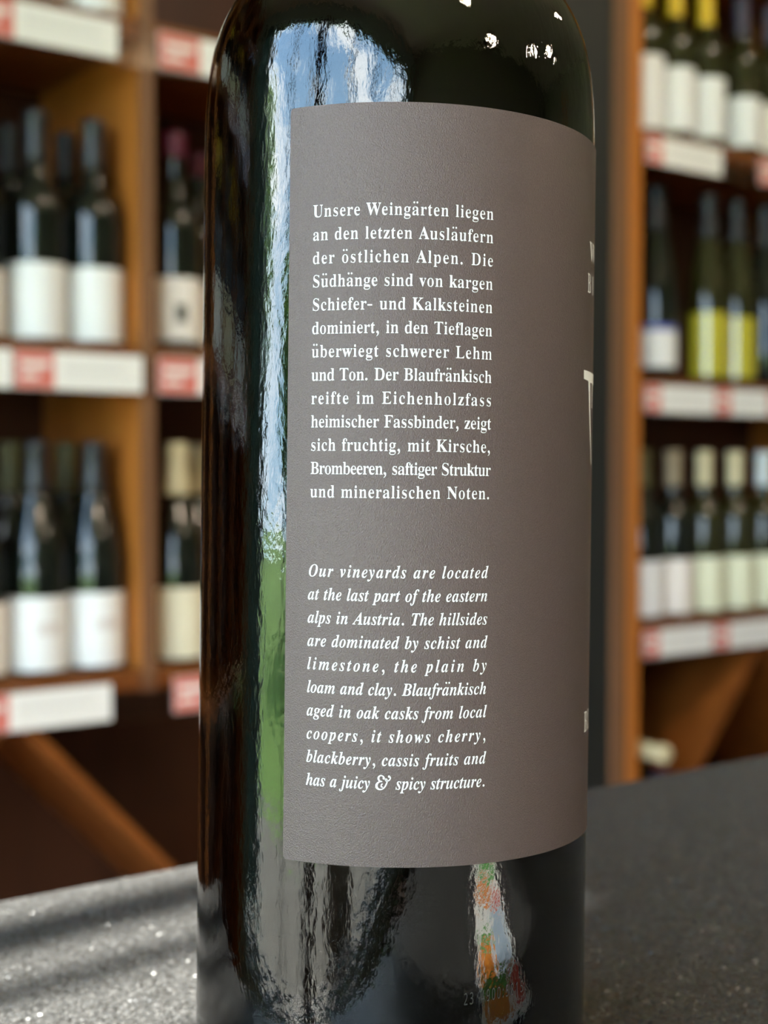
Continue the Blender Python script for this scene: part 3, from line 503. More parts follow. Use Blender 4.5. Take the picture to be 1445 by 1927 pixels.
Is244;91,-9 74,-8 54,-3 30,5 15,7 4,6 -5,1 -9,-7 -19,-4 -3,109 8,105 12,73 21,47 36,29 56,18 81,14 105,18 121,31 126,52 119,77 100,106 73,138 61,155 52,170 44,185 39,200 35,214 34,228 37,250 45,269 57,286 74,299 94,306 116,309 134,308 154,304 178,298 185,296 192,295 203,296 211,300 215,307 225,307 211,205 201,207 189,252 166,279 134,288 122,287 112,284 103,278 96,271 92,264 91,255 94,240 104,222 119,202 141,176 160,149 178,116 181,105 183,93 184,82 183,65 179,50 172,36 163,23 152,12 139,3 124,-4 108,-8
It176;30,-9 8,-4 -5,12 -9,39 -8,52 -5,70 50,273 17,273 18,297 61,319 103,353 137,398 157,398 129,300 182,300 176,273 123,273 71,103 64,77 61,56 63,48 68,43 78,41 93,47 111,65 129,95 138,85 120,56 102,33 84,14 67,1 49,-7
Iu349;47,-9 21,-4 6,13 1,41 6,75 21,130 43,211 52,254 48,264 36,271 19,273 17,289 74,298 141,310 75,79 70,53 72,46 79,41 89,40 116,48 143,72 172,113 199,167 222,230 239,301 311,301 245,57 249,48 260,44 270,45 277,49 284,56 297,70 307,91 315,81 297,53 280,31 264,13 248,1 232,-7 215,-9 203,-8 194,-4 186,4 180,14 176,26 175,40 184,103 153,68 131,40 110,18 89,3 68,-6
Iv276;49,-9 49,26 47,155 40,229 32,255 21,270 6,274 0,273 -1,291 96,310 102,303 107,284 113,251 118,210 120,166 121,118 122,89 161,132 186,169 197,188 204,203 206,213 204,221 199,231 191,240 183,251 178,261 176,271 178,282 181,291 187,299 195,305 204,308 214,310 225,308 234,304 241,298 247,289 251,278 252,265 248,237 235,205 214,167 184,125 144,78 96,27 62,-9
Iw411;49,-10 49,25 47,154 40,228 32,254 21,270 6,274 0,273 -1,291 96,310 107,290 116,231 124,132 230,310 245,310 266,87 304,130 329,167 343,196 348,214 346,223 341,231 332,240 323,250 318,260 316,271 317,282 321,291 326,300 334,306 343,310 353,311 364,310 374,305 381,298 387,289 391,277 392,264 375,205 326,125 244,25 215,-9 198,-10 180,179 67,-9
Iy273;-30,-140 -43,-139 -54,-135 -63,-129 -69,-120 -73,-110 -74,-99 -73,-89 -70,-80 -64,-72 -57,-66 -50,-62 -41,-61 -33,-62 -23,-66 -11,-73 1,-80 11,-84 20,-85 27,-84 34,-82 42,-77 63,-56 81,-30 85,-22 88,-14 89,-6 85,30 76,90 64,156 50,213 38,251 29,269 21,274 11,276 -1,277 -5,276 -5,294 24,298 49,304 83,310 90,303 98,285 106,254 121,181 147,75 185,136 204,181 211,211 208,220 201,229 191,238 181,247 176,257 174,269 175,280 178,290 184,298 191,305 199,308 210,310 220,308 229,304 235,298 240,289 243,278 245,265 243,252 240,237 235,219 208,152 169,74 121,-5 104,-29 87,-52 69,-74 51,-93 34,-109 17,-122 0,-132 -15,-138
D0384;191,-7 142,1 102,22 72,59 50,108 37,169 33,240 35,290 40,334 49,373 61,407 78,435 99,458 125,474 156,484 191,487 241,480 281,458 312,422 334,373 347,313 351,240 349,191 344,147 335,108 322,74 305,45 284,23 258,6 227,-3;191,44 224,49 249,65 268,92 281,130 289,180 291,240 289,300 281,349 268,388 249,415 224,431 191,437 159,431 133,415 115,388 102,349 95,300 92,240 95,180 102,131 115,93 133,65 159,49
D1384;181,0 181,335 181,381 183,418 164,400 142,381 91,339 60,379 189,480 238,480 238,0
D2384;32,0 32,49 158,176 219,240 234,259 247,278 257,296 264,315 268,334 269,355 267,380 259,400 246,415 229,427 208,434 185,436 162,435 142,430 123,424 105,415 87,403 69,390 38,430 57,445 79,458 102,470 128,479 155,484 185,486 226,482 262,471 291,452 312,427 325,396 330,359 328,334 323,311 314,288 303,267 288,245 271,224 207,155 107,56 349,54 349,0
D3384;162,-7 137,-6 114,-4 92,-1 71,4 50,11 30,19 30,75 51,65 73,58 95,51 118,47 141,44 163,43 202,46 233,54 256,68 271,87 281,110 284,138 280,165 268,186 249,202 222,213 189,220 150,222 103,222 103,273 150,273 187,275 217,284 240,298 257,316 267,338 271,363 268,385 260,403 247,417 230,428 208,434 183,437 159,435 136,431 117,425 62,396 33,437 51,449 72,461 96,471 123,480 152,485 183,486 229,483 266,471 294,453 315,428 327,400 331,367 328,337 319,312 304,290 284,274 260,261 232,253 232,250 267,243 296,231 318,214 333,192 343,166 346,136 344,110 337,85 326,62 311,42 291,25 266,11 237,1 202,-5
D4384;244,0 244,109 14,109 14,159 240,482 301,482 301,162 371,162 371,109 301,109 301,0;72,162 244,162 244,313 245,372 247,419 244,419 231,392 216,367
D5384;167,-7 142,-6 119,-4 97,0 76,5 58,12 42,19 42,75 60,66 79,58 101,52 124,47 146,45 167,44 200,46 229,55 253,69 271,89 282,115 285,147 282,176 273,200 257,219 234,233 203,242 165,244 122,241 83,234 54,253 72,480 312,480 312,426 122,426 111,287 142,291 185,294 231,290 270,278 302,257 326,229 341,195 346,153 341,107 325,68 299,36 263,12 219,-2
D6384;200,-7 171,-4 143,3 118,16 95,34 75,57 59,86 47,120 39,160 37,205 38,239 41,273 46,307 54,339 65,369 79,397 97,423 119,444 146,462 177,475 214,484 257,486 288,485 316,480 316,430 288,436 258,438 229,436 203,431 181,422 162,411 145,397 132,380 121,361 113,341 106,318 101,295 98,270 96,244 100,244 112,259 126,272 143,284 163,293 187,298 214,300 253,296 286,283 314,262 336,233 348,197 353,154 348,108 334,69 311,36 281,12 244,-2;199,43 226,46 249,55 268,70 283,92 291,120 294,154 292,183 284,207 271,227 253,242 230,251 201,254 181,252 163,248 146,241 132,231 120,220 110,208 103,194 98,180 97,166 98,147 102,128 108,108 117,91 128,75 142,61 159,51 178,45
D7384;91,0 288,426 30,426 30,480 351,480 351,434 156,0
D8384;193,-7 146,-3 106,8 75,27 51,53 38,85 33,122 34,143 39,162 47,179 57,195 69,209 83,221 99,232 115,242 132,251 110,265 90,281 73,299 59,320 51,344 48,372 50,395 57,416 67,434 81,450 98,463 118,473 141,480 165,485 191,486 231,483 265,473 295,457 317,434 331,406 335,371 334,353 330,336 323,321 313,307 302,295 289,283 244,254 298,222 313,209 325,196 336,181 344,164 349,145 351,124 346,87 332,55 308,29 276,9 238,-3;194,277 216,287 236,299 253,312 266,328 274,347 277,369 274,390 266,407 253,421 236,431 215,437 191,439 168,437 147,431 130,421 117,407 109,390 106,369 107,354 111,340 118,328 127,317 137,308 150,299;192,40 222,43 247,51 267,63 281,80 290,100 293,124 290,146 281,165 265,182 245,196 221,210 192,222 181,226 154,213 132,199 114,183 101,165 93,145 91,122 93,100 102,80 116,63 135,51 161,43
D9384;129,-7 98,-5 69,0 69,50 87,46 106,43 128,42 157,43 183,49 205,57 224,69 240,83 254,99 265,118 274,138 280,161 285,185 288,209 289,235 285,235 274,221 260,207 243,196 222,187 199,181 171,179 133,184 99,196 72,217 50,246 38,282 34,324 36,356 42,385 53,411 67,433 85,452 106,467 130,478 157,484 187,486 216,484 244,476 269,463 292,445 312,422 328,393 340,359 347,320 349,275 348,240 345,206 340,173 332,141 322,110 307,82 289,57 267,35 240,17 208,4 171,-4;184,226 205,227 223,231 240,239 254,248 266,259 276,272 284,286 288,299 289,314 288,333 284,352 278,371 269,388 258,404 244,418 227,428 208,434 187,437 161,433 138,424 119,409 104,387 95,359 92,325 95,296 102,272 115,252 132,237 155,229
D:180;89,278 79,279 69,283 60,289 54,297 50,309 48,324 50,339 54,351 60,359 69,365 79,368 89,369 100,368 110,365 119,359 126,351 130,339 132,324 130,309 126,297 119,289 110,283 100,279;89,-9 79,-8 69,-5 60,1 54,10 50,22 48,36 50,51 54,63 60,71 69,77 79,80 89,81 100,80 110,77 119,71 126,63 130,51 132,36 130,22 126,10 119,1 110,-5 100,-8
''')
# ---- room shell ------------------------------------------------------------
WIN_S = -2.65          # inner face of the street front
FAR_S = 4.2
SHELF_T = -.40         # plaster behind the shelves
BACK_T = 5.0
H = 2.95
TABLE_Z = .892
bm = bmesh.new(); rbox(bm, WIN_S - .2, FAR_S + .2, SHELF_T - .2, BACK_T + .2, -.12, 0)
struct('floor', bm, M['floor'])
bm = bmesh.new(); rbox(bm, WIN_S - .2, FAR_S + .2, SHELF_T - .2, BACK_T + .2, H, H + .15)
struct('ceiling', bm, M['ceiling'])
bm = bmesh.new(); rbox(bm, WIN_S - .2, FAR_S + .2, SHELF_T - .2, SHELF_T, 0, H)
struct('wall_shelves', bm, M['plaster'])
bm = bmesh.new(); rbox(bm, FAR_S, FAR_S + .2, SHELF_T, BACK_T, 0, H)
struct('wall_far', bm, M['plaster'])
bm = bmesh.new(); rbox(bm, WIN_S - .2, FAR_S + .2, BACK_T, BACK_T + .2, 0, H)
struct('wall_back', bm, M['plaster'])
# street front: teal wall beside the shelves, lintel, low sill, brown pier, glazing between
LINTEL = 2.53
SILL = .16
GL = (.33, 1.637, 1.745, 4.55)
bm = bmesh.new()
rbox(bm, WIN_S - .2, WIN_S, SHELF_T, -.06, 0, H)
rbox(bm, WIN_S - .2, WIN_S, .30, GL[0], 0, H)
rbox(bm, WIN_S - .2, WIN_S, -.06, .30, LINTEL, H)
rbox(bm, WIN_S - .2, WIN_S, -.06, .30, 0, SILL)
rbox(bm, WIN_S - .2, WIN_S, GL[3], BACK_T, 0, H)
rbox(bm, WIN_S - .2, WIN_S, GL[0], GL[3], LINTEL, H)
rbox(bm, WIN_S - .2, WIN_S, GL[0], GL[3], 0, SILL)
struct('wall_street', bm, M['teal'])
bm = bmesh.new(); rbox(bm, WIN_S - .12, WIN_S + .03, GL[1], GL[2], SILL, LINTEL)
struct('trim_1', bm, M['pier'])
def window(name, t0, t1, mull, bars=()):
    bm = bmesh.new()
    a, b = WIN_S - .10, WIN_S - .05
    w = .035
    rbox(bm, a, b, t0, t0 + w, SILL, LINTEL)
    rbox(bm, a, b, t1 - w, t1, SILL, LINTEL)
    rbox(bm, a, b, t0 + w, t1 - w, SILL, SILL + w)
    rbox(bm, a, b, t0 + w, t1 - w, LINTEL - w, LINTEL)
    for m in mull: rbox(bm, a, b, m - .02, m + .02, SILL + w, LINTEL - w)
    for m, r in bars: rbox(bm, a, b, m - r, m + r, SILL + w, LINTEL - w)
    o = struct(name, bm, M['frame'])
    bm = bmesh.new()
    rbox(bm, a + .02, a + .028, t0 + w * .5, t1 - w * .5, SILL + w * .5, LINTEL - w * .5)
    obj('window_pane', bm, M['pane'], o)
    return o
window('window_1', GL[0], GL[1], (1.06,), ((1.520, .011), (1.556, .0045)))
window('window_2', GL[2], GL[3], (2.45, 3.15, 3.85))
window('added_window', -.06, .30, ())  # unseen opening, added so daylight backs the blind
bl = thing('added_roller_blind', 'teal grey roller blind added to brighten the teal band mirrored in the big bottle', 'blind', T(WIN_S, .12, 0), ANG)  # added sheet, glows with daylight as the bottle's mirrored teal band
obj('blind_fabric', boxes(((.012, -.185, .30), (.0135, .185, LINTEL + .03))), M['blind'], bl)
obj('bottom_bar', boxes(((.006, -.185, .28), (.02, .185, .30)), bevel=.002), M['frame'], bl)
bm = lathe([(0, -.19), (.022, -.19), (.022, .19), (0, .19)], 20)
for v in bm.verts: v.co = Vector((v.co.x + .024, v.co.z, v.co.y + LINTEL + .045))
obj('roller', bm, M['frame'], bl)
# outside: pavement, lawn
bm = bmesh.new(); rbox(bm, -4.9, WIN_S - .2, -14, 22, -.14, -.02)
struct('pavement', bm, M['paving'])
bm = bmesh.new(); rbox(bm, -60, -4.9, -50, 60, -.2, -.04)
struct('lawn', bm, M['lawn'])
bm = bmesh.new(); rbox(bm, FAR_S - .06, FAR_S, 2.86, 3.06, 0, 2.66, .003)
struct('trim_3', bm, M['wood'])
def tree(s, t, h, r, label, seed):
    rnd = random.Random(seed)
    base = T(s, t, -.05)
    root = thing('street_tree', label, 'tree', base, 0, 'trees outside the shop window')
    prof = [(.0, 0), (.20, 0), (.15, .3), (.12, h * .4), (.08, h * .75), (.0, h * .8)]
    obj('trunk', lathe(prof, 12), M['bark'], root, True)
    bm = bmesh.new()
    for k in range(1500):
        u = rnd.random() * 2 - 1; a = rnd.random() * 2 * PI
        rr = rnd.random() ** .45
        q = math.sqrt(1 - u * u)
        p = Vector((r * rr * q * math.cos(a), r * rr * q * math.sin(a), h * .68 + h * .36 * rr * u))
        e1 = Vector((rnd.gauss(0, 1), rnd.gauss(0, 1), rnd.gauss(0, 1))).normalized()
        e2 = e1.orthogonal().normalized()
        z = .16
        vs = [bm.verts.new(p + e1 * z * x + e2 * z * .6 * y) for x, y in ((-1, 0), (0, -1), (1, 0), (0, 1))]
        bm.faces.new(vs)
    obj('crown', bm, M['leaf'], root)
    return root
tree(-9.5, -3.9, 5.4, 1.6, 'leafy tree outside the shop window, nearest the shelf wall', 1)
tree(-12.5, -.4, 3.4, 1.5, 'low round tree outside behind the left half of the window', 2)
tree(-9.5, 13.8, 5.5, 1.3, 'leafy tree outside at the far end of the window', 3)
tree(-15, 5.2, 4.0, 1.7, 'rounded tree far out on the lawn facing the window middle', 4)

pl = thing('planter_box', 'brown wooden planter on the pavement outside the window', 'planter', T(-3.65, 2.75, -.02), ANG)
obj('box', boxes(((-.20, -.36, .04), (.20, .36, .62)), bevel=.008), M['pier'], pl)
obj('rim', boxes(((-.23, -.39, .62), (.23, .39, .66)), bevel=.006), M['pier'], pl)
for x in (-.16, .16):
    for y in (-.32, .32): obj('foot', boxes(((x - .03, y - .03, 0), (x + .03, y + .03, .04))), M['pier'], pl)

# ---- shelving --------------------------------------------------------------
LEVELS = (.750, 1.180, 1.612, 2.044)               # tops of the boards
DEPTH = .34
def shelf_unit(label, s0, s1, uprights, apex, side_w, top=2.42):
    root = thing('wine_shelf', label, 'shelf', T(0, 0, 0), ANG, 'wine shelves along the wall')
    y0, y1 = 0, DEPTH
    pw = .019
    for x in (s0, s1 - side_w): obj('side_panel', boxes(((x, y0, 0), (x + side_w, y1, top)), bevel=.001), M['wood'], root)
    for x in uprights:
        p = obj('divider', boxes(((x, y0 + .001, LEVELS[0] - .03), (x + pw, y1 - .012, top - .021)), bevel=.001), M['wood'], root)
        obj('edge_band', boxes(((x - .0005, y0 - .001, LEVELS[0] - .03), (x + pw + .0005, y0 + .003, top - .021))), M['wood_edge'], p)
    for z in LEVELS:
        obj('shelf_board', boxes(((s0 + side_w, y0 + .004, z - .028), (s1 - side_w, y1 - .012, z)), bevel=.001), M['wood_board'], root)
        r = boxes(((s0 + side_w, y0 - .006, z - .064), (s1 - side_w, y0 - .0045, z - .010)),
                  ((s0 + side_w, y0 - .006, z - .066), (s1 - side_w, y0 + .003, z - .064)))
        obj('price_rail', r, M['plastic'], root)
    obj('top_board', boxes(((s0, y0, top - .02), (s1, y1, top + .004)), bevel=.001), M['wood_board'], root)
    obj('back_panel', boxes(((s0 + side_w, y1 - .011, .08), (s1 - side_w, y1, top - .021))), M['wood_shade'], root)
    obj('plinth', boxes(((s0 + side_w, y0 + .02, 0), (s1 - side_w, y0 + .04, .08))), M['wood_shade'], root)
    obj('bottom_board', boxes(((s0 + side_w, y0 + .003, .08), (s1 - side_w, y1 - .012, .10))), M['wood_board'], root)
    for sg in (-1, 1):
        run = min((s1 - s0) / 2 - side_w - .004, .60)
        drop = run * apex[1]
        if drop > LEVELS[0] - .03 - .105: drop = LEVELS[0] - .03 - .105; run = drop / apex[1]
        bm = bmesh.new()
        x0, x1 = apex[0], apex[0] + sg * run
        zt = LEVELS[0] - .029
        w = .018 * math.hypot(1, apex[1])
        q = [(x0, zt), (x1, zt - drop + w * 0), (x1, zt - drop - w * .99 if zt - drop - w > .101 else .101), (x0, zt - w)]
        f = [bm.verts.new((x, y0 + .006, z)) for x, z in q]; b = [bm.verts.new((x, y1 - .012, z)) for x, z in q]
        bm.faces.new(f); bm.faces.new(b[::-1])
        for i in range(4): bm.faces.new((f[i - 1], f[i], b[i], b[i - 1]))
        bmesh.ops.recalc_face_normals(bm, faces=bm.faces)
        obj('bin_divider', bm, M['wood_bin_dim'], root)
    return root
shelf_unit('wide brown wine shelf on the left wall, with narrow bays and a slanted bin board', -.832, .520, (-.398, .0235), (-.155, 1.08), .019)
shelf_unit('wine shelf nearest the street window, seen mirrored in the left side of the big bottle', -2.25, -.834, (-1.78, -1.31), (-1.54, 1.08), .019)
shelf_unit('brown wine shelf right of the charcoal pillar, with one wide bay', .954, 1.72, (), (1.337, 1.20), .027)
bm = bmesh.new(); rbox(bm, .53, .920, SHELF_T, -.012, 0, H)
struct('trim_2', bm, M['pillar'])
bm = bmesh.new(); rbox(bm, .9205, .9535, -.30, -.003, 0, 2.424, .001)
tag(obj('shelf_end_panel', bm, M['wood_edge']), 'brown upright panel between the charcoal pillar and the right wine shelf', 'panel')

# ---- bottles on the shelves -------------------------------------------------
BORDEAUX = [(0, .003), (.030, .0), (.0365, .002), (.038, .006), (.038, .10), (.038, .170), (.0372, .180), (.034, .190), (.027, .200), (.0200, .210), (.0158, .222), (.0148, .24), (.0142, .288), (.0156, .290), (.0156, .300), (.013, .303), (0, .303)]
BURGUNDY = [(0, .003), (.031, .0), (.0385, .002), (.040, .006), (.040, .08), (.040, .132), (.0388, .150), (.0355, .172), (.0300, .194), (.0240, .214), (.0190, .234), (.0163, .252), (.0150, .270), (.0147, .290), (.0160, .292), (.0160, .300), (.013, .304), (0, .304)]
FLUTE = [(0, .003), (.029, .0), (.0360, .002), (.0375, .006), (.0375, .08), (.0372, .150), (.0350, .180), (.0305, .212), (.0250, .244), (.0195, .275), (.0162, .300), (.0148, .320), (.0144, .338), (.0156, .340), (.0156, .348), (.013, .352), (0, .352)]
SHAPES = {'bordeaux': BORDEAUX, 'burgundy': BURGUNDY, 'flute': FLUTE}
def radius_at(prof, z):
    for (r0, z0), (r1, z1) in zip(prof[1:], prof[2:]):
        if z0 <= z <= z1 and z1 > z0: return r0 + (r1 - r0) * (z - z0) / (z1 - z0)
    return .0145
CACHE = {}
def cached(key, make):
    if key not in CACHE:
        bm = make(); me = bpy.data.meshes.new(key[0]); bm.normal_update(); bm.to_mesh(me); bm.free()
        for p in me.polygons: p.use_smooth = True
        CACHE[key] = me
    me = CACHE[key]
    return me if not me.materials else me.copy()
def patch(prof, z0, z1, a0, a1, lift, seg=28):
    bm = lathe([(radius_at(prof, z0 + (z1 - z0) * k / 5) + lift, z0 + (z1 - z0) * k / 5) for k in range(6)], seg, a0, a1)
    return bm
def shelf_bottle(shape, s, t, z, label, group, paper='paper_white', lab=(.005, .100), wrap=1.9, cap='capsule_black', cap_z=.235, glass='bottle', band=None, prints=None, spin=0., mark=False):
    prof = SHAPES[shape]
    root = thing('wine_bottle', label, 'bottle', T(s, t, z + .0008), ANG + spin, group)
    link_mesh('glass_body', cached(('glass_body', shape, glass), lambda: lathe(prof, 40)), M[glass], root)
    top = prof[-1][1]
    pc = [(radius_at(prof, cap_z) , cap_z)] + [(radius_at(prof, zz) + .0005, zz) for zz in [cap_z + .0003] + [cap_z + (top - .016 - cap_z) * k / 4 for k in range(1, 5)]] + [(.0162, top - .013), (.0162, top - .003), (.0132, top + .0005), (0, top + .0005)]
    link_mesh('capsule', cached(('capsule', shape, cap, cap_z), lambda: lathe(pc, 28)), M[cap], root)
    if paper:
        lb = link_mesh('label', cached(('label', shape, paper, lab, wrap), lambda: patch(prof, lab[0], lab[1], -wrap, wrap, .0003, 40)), M[paper], root)
        hh = lab[1] - lab[0]
        if prints:
            def pr():
                bm = bmesh.new()
                rows = ((.50, .64, .42),)
                for a, b, wd in rows:
                    k = patch(prof, lab[0] + hh * a, lab[0] + hh * b, -wd, wd, .0005, 12)
                    me = bpy.data.meshes.new('tmp'); k.to_mesh(me); k.free(); bm.from_mesh(me); bpy.data.meshes.remove(me)
                return bm
            link_mesh('label_print', cached(('label_print', shape, lab, prints), pr), M[prints], lb)
        if mark:
            link_mesh('label_mark', cached(('label_mark', shape, lab), lambda: patch(prof, lab[0] + hh * .36, lab[0] + hh * .62, -.02, .42, .0006, 8)), M['print_dark'], lb)
        if band:
            link_mesh('label_band', cached(('label_band', shape, lab, band), lambda: patch(prof, lab[1], lab[1] + .010, -wrap, wrap, .0003, 40)), M[band], root)
    return root
F, B = -.058, -.148
G = 'bottles on the %s shelf of the left wine shelf'
Z0, Z1, Z2 = LEVELS[0], LEVELS[1], LEVELS[2]
g = G % 'top'
shelf_bottle('bordeaux', -.015, F, Z2, 'white-labelled bottle at the top left, first left of the upright', g, 'paper_white', (.006, .110))
shelf_bottle('bordeaux', -.098, F, Z2, 'white-labelled bottle at the top left, second left of the upright', g, 'paper_warm', (.012, .110))
shelf_bottle('bordeaux', -.181, F, Z2, 'bottle with pinkish white label at the very top left corner', g, 'paper_warm', (.010, .100))
g = G % 'middle'
shelf_bottle('bordeaux', -.0160, F, Z1, 'white-labelled front bottle of middle left shelf, standing against the upright', g, 'paper_white', (.006, .103))
shelf_bottle('bordeaux', -.097, F, Z1, 'white-labelled front bottle of middle left shelf, second from the upright', g, 'paper_white', (.006, .103))
shelf_bottle('bordeaux', -.181, F, Z1, 'front bottle of middle left shelf, cut off by the picture edge', g, 'paper_warm', (.006, .090))
shelf_bottle('bordeaux', -.0160, B, Z1, 'rear bottle of middle left shelf, hidden behind the one by the upright', g, 'paper_white', (.006, .103))
shelf_bottle('bordeaux', -.097, B, Z1, 'rear bottle of middle left shelf, its neck showing behind the second bottle', g, 'paper_white', (.006, .103))
shelf_bottle('bordeaux', .105, F, Z1, 'bottle with dark crimson capsule and off-white label beside the big bottle', g, 'paper_warm', (.004, .100), cap='capsule_pink', cap_z=.268, mark=True, spin=-.45)
shelf_bottle('bordeaux', .190, B, Z1, 'rear bottle with dark crimson capsule half hidden by the big bottle', g, 'paper_warm', (.004, .100), cap='capsule_pink', cap_z=.268)
g = G % 'lower'
shelf_bottle('burgundy', -.0180, F, Z0, 'white-labelled sloping bottle of lower left shelf, nearest the upright', g, 'paper_white', (.006, .104), prints='print_grey')
shelf_bottle('burgundy', -.0995, F, Z0, 'white-labelled sloping bottle of lower left shelf, second from the upright', g, 'paper_white', (.006, .102), prints='print_grey')
shelf_bottle('burgundy', -.183, F, Z0, 'cream-labelled sloping bottle of lower left shelf at the picture edge', g, 'paper_warm', (.006, .098))
shelf_bottle('burgundy', -.0180, B, Z0, 'rear bottle of lower left shelf with olive neck, between the two white labels', g, 'paper_white', cap='capsule_olive', cap_z=.235)
shelf_bottle('burgundy', -.0995, B, Z0, 'rear bottle of lower left shelf with olive neck, behind the second bottle', g, 'paper_white', cap='capsule_olive', cap_z=.235)
shelf_bottle('burgundy', .106, F, Z0, 'bottle with cream capsule and cream label right of the left upright', g, 'paper_cream', (.006, .104), cap='capsule_cream', cap_z=.232)
shelf_bottle('burgundy', .186, B, Z0, 'rear bottle with cream capsule half hidden by the big bottle', g, 'paper_cream', (.006, .104), cap='capsule_cream', cap_z=.232)
G = 'bottles on the %s shelf of the right wine shelf'
g = G % 'top'
rt = ((1.046, 'bottle with tall white label at top right, first beside the shelf post', 'capsule_gold', (.010, .140), 'paper_white', 'bottle_olive'),
      (1.128, 'bottle with yellow capsule and tall white label, second from the post', 'capsule_gold', (.004, .132), 'paper_white', 'bottle_olive'),
      (1.212, 'bottle with yellow capsule and tall white label, third from the post', 'capsule_gold', (.004, .128), 'paper_white', 'bottle_olive'),
      (1.315, 'bottle with violet capsule and white label right of the yellow capsules', 'capsule_violet', (.004, .108), 'paper_white', 'bottle_olive'),
      (1.400, 'bottle with violet capsule and white label at the top right edge', 'capsule_violet', (.004, .108), 'paper_warm', 'bottle_olive'))
for s, lb, cp, lz, pp, gl in rt: shelf_bottle('bordeaux', s, F, Z2, lb, g, pp, lz, cap=cp, cap_z=.228, glass=gl)
g = G % 'middle'
shelf_bottle('flute', 1.082, F, Z1, 'bottle with low bluish white label beside the right shelf post', g, 'paper_white', (.022, .088), cap='capsule_black', cap_z=.27, band='paper_blue')
shelf_bottle('flute', 1.224, F, Z1, 'left one of the two bottles with tall yellow labels', g, 'paper_yellow', (.012, .130), cap_z=.27, prints=None, glass='bottle_olive')
shelf_bottle('flute', 1.306, F, Z1, 'right one of the two bottles with tall yellow labels', g, 'paper_yellow', (.012, .126), cap_z=.27, prints=None, glass='bottle_olive')
shelf_bottle('flute', 1.392, F, Z1, 'dark bottle right of the yellow labels, cut by the picture edge', g, None, cap_z=.27)
g = G % 'lower'
rl = ((1.046, 'burgundy', 'bottle with narrow white label and dark capsule beside the right post', 'capsule_olive', 'paper_white', 'bottle'),
      (1.130, 'bordeaux', 'bottle with white label and tan capsule on the lower right shelf', 'capsule_tan', 'paper_warm', 'bottle'),
      (1.216, 'bordeaux', 'bottle with pale green label and cream capsule, next to the tan capsule', 'capsule_cream', 'paper_pale_green', 'bottle_olive'),
      (1.304, 'bordeaux', 'bottle with pale green label and cream capsule, next to the pale blue one', 'capsule_cream', 'paper_pale_green', 'bottle_olive'),
      (1.390, 'bordeaux', 'bottle with whitish blue capsule at the lower right picture edge', 'capsule_white', 'paper_pale_green', 'bottle_olive'))
for s, shp, lb, cp, pp, gl in rl: shelf_bottle(shp, s, F, Z0, lb, g, pp, (.006, .106), cap=cp, cap_z=.238, glass=gl)
lab = 'dark bottle on the wine shelf nearest the street window'
for z in (Z1, Z2):
    for k in range(15):
        x = -2.17 + .087 * k
        if min(abs(x + 1.77), abs(x + 1.30)) < .052: continue
        shelf_bottle('bordeaux', x, F, z, lab, 'bottles on the shelf nearest the window', ('paper_white', 'paper_cream')[k // 5 % 2], (.006, .100), cap=('capsule_black', 'capsule_gold')[k // 4 % 2])
# bottles lying in the slanted bin, necks to the front
def lying(s, z, label, cap):
    o = shelf_bottle('bordeaux', s, 0, z, label, 'bottles lying in the right bin', None, cap=cap, cap_z=.232)
    o.rotation_euler = (PI / 2, 0, ANG)
    o.location = T(s, -.272, z)
xb = .981 + .0385
a = math.atan(1.20)
zb = LEVELS[0] - .029 - 1.2 * (1.337 - xb) + .0385 / math.cos(a)
x2, z2 = xb + .0775 * math.cos(a), zb + .0775 * math.sin(a)
z3 = z2 + math.sqrt(.0775 ** 2 - (x2 - xb) ** 2)
lying(xb, zb, 'lying bottle at the bottom corner of the right bin', 'capsule_black')
lying(x2, z2, 'lying bottle with violet capsule on the slanted bin board', 'capsule_violet')
lying(xb, z3, 'lying bottle with cream neck end showing in the right bin', 'capsule_cream')

# ---- price cards ------------------------------------------------------------
def price_card(s0, s1, red, z, label, group):
    """white card with a red field at its left end, slid behind the clear rail"""
    root = thing('price_card', label, 'price card', T(s0, .0035, z - .062), ANG, group)
    w = s1 - s0
    obj('card', boxes(((0, -.0043, .001), (w, -.0037, .049))), M['card_white'], root)
    obj('red_field', boxes(((.001, -.0046, .002), (red, -.0043, .048))), M['card_red'], root)
    for a, b, c in ((.85, .028, .036), (.6, .014, .020)): obj('pale_print', boxes(((.15 * red, -.0049, b), (a * red, -.0046, c))), M['card_white'], root)
    for a, b, c in ((.02, .032, .0345), (.03, .026, .028), (.012, .014, .016)): obj('grey_print', boxes(((red + .012, -.0049, b), (w - a, -.0046, c))), M['card_grey'], root)
    return root
g = 'price cards on the left wine shelf'
price_card(-.205, -.012, .053, Z2, 'red and white price card on the uppermost left rail', g)
price_card(.047, .200, .062, Z2, 'price card with red end, on the upper rail right of the upright', g)
price_card(-.340, -.158, .053, Z1, 'white end of a price card at the middle rail, picture edge', g)
price_card(-.155, .0215, .053, Z1, 'price card with red end on the middle left rail', g)
price_card(.044, .200, .060, Z1, 'price card with red end on middle rail right of the upright', g)
price_card(-.215, -.026, .050, Z0, 'long white price card on the lower left rail', g)
price_card(.066, .240, .055, Z0, 'price card with red end on the lower rail next to the big bottle', g)
g = 'price cards on the right wine shelf'
price_card(.984, 1.183, .042, Z2, 'red and white price card on the upper right rail, by the post', g)
price_card(1.290, 1.46, .050, Z2, 'red-ended price card on the upper right rail at the picture edge', g)
price_card(.984, 1.166, .040, Z1, 'price card on the middle right rail, beside the post', g)
price_card(1.169, 1.318, .044, Z1, 'price card on the middle right rail, under the yellow labels', g)
price_card(1.322, 1.49, .046, Z1, 'price card on the middle right rail, at the picture edge', g)
price_card(.984, 1.164, .040, Z0, 'price card on the lower right rail, beside the post', g)
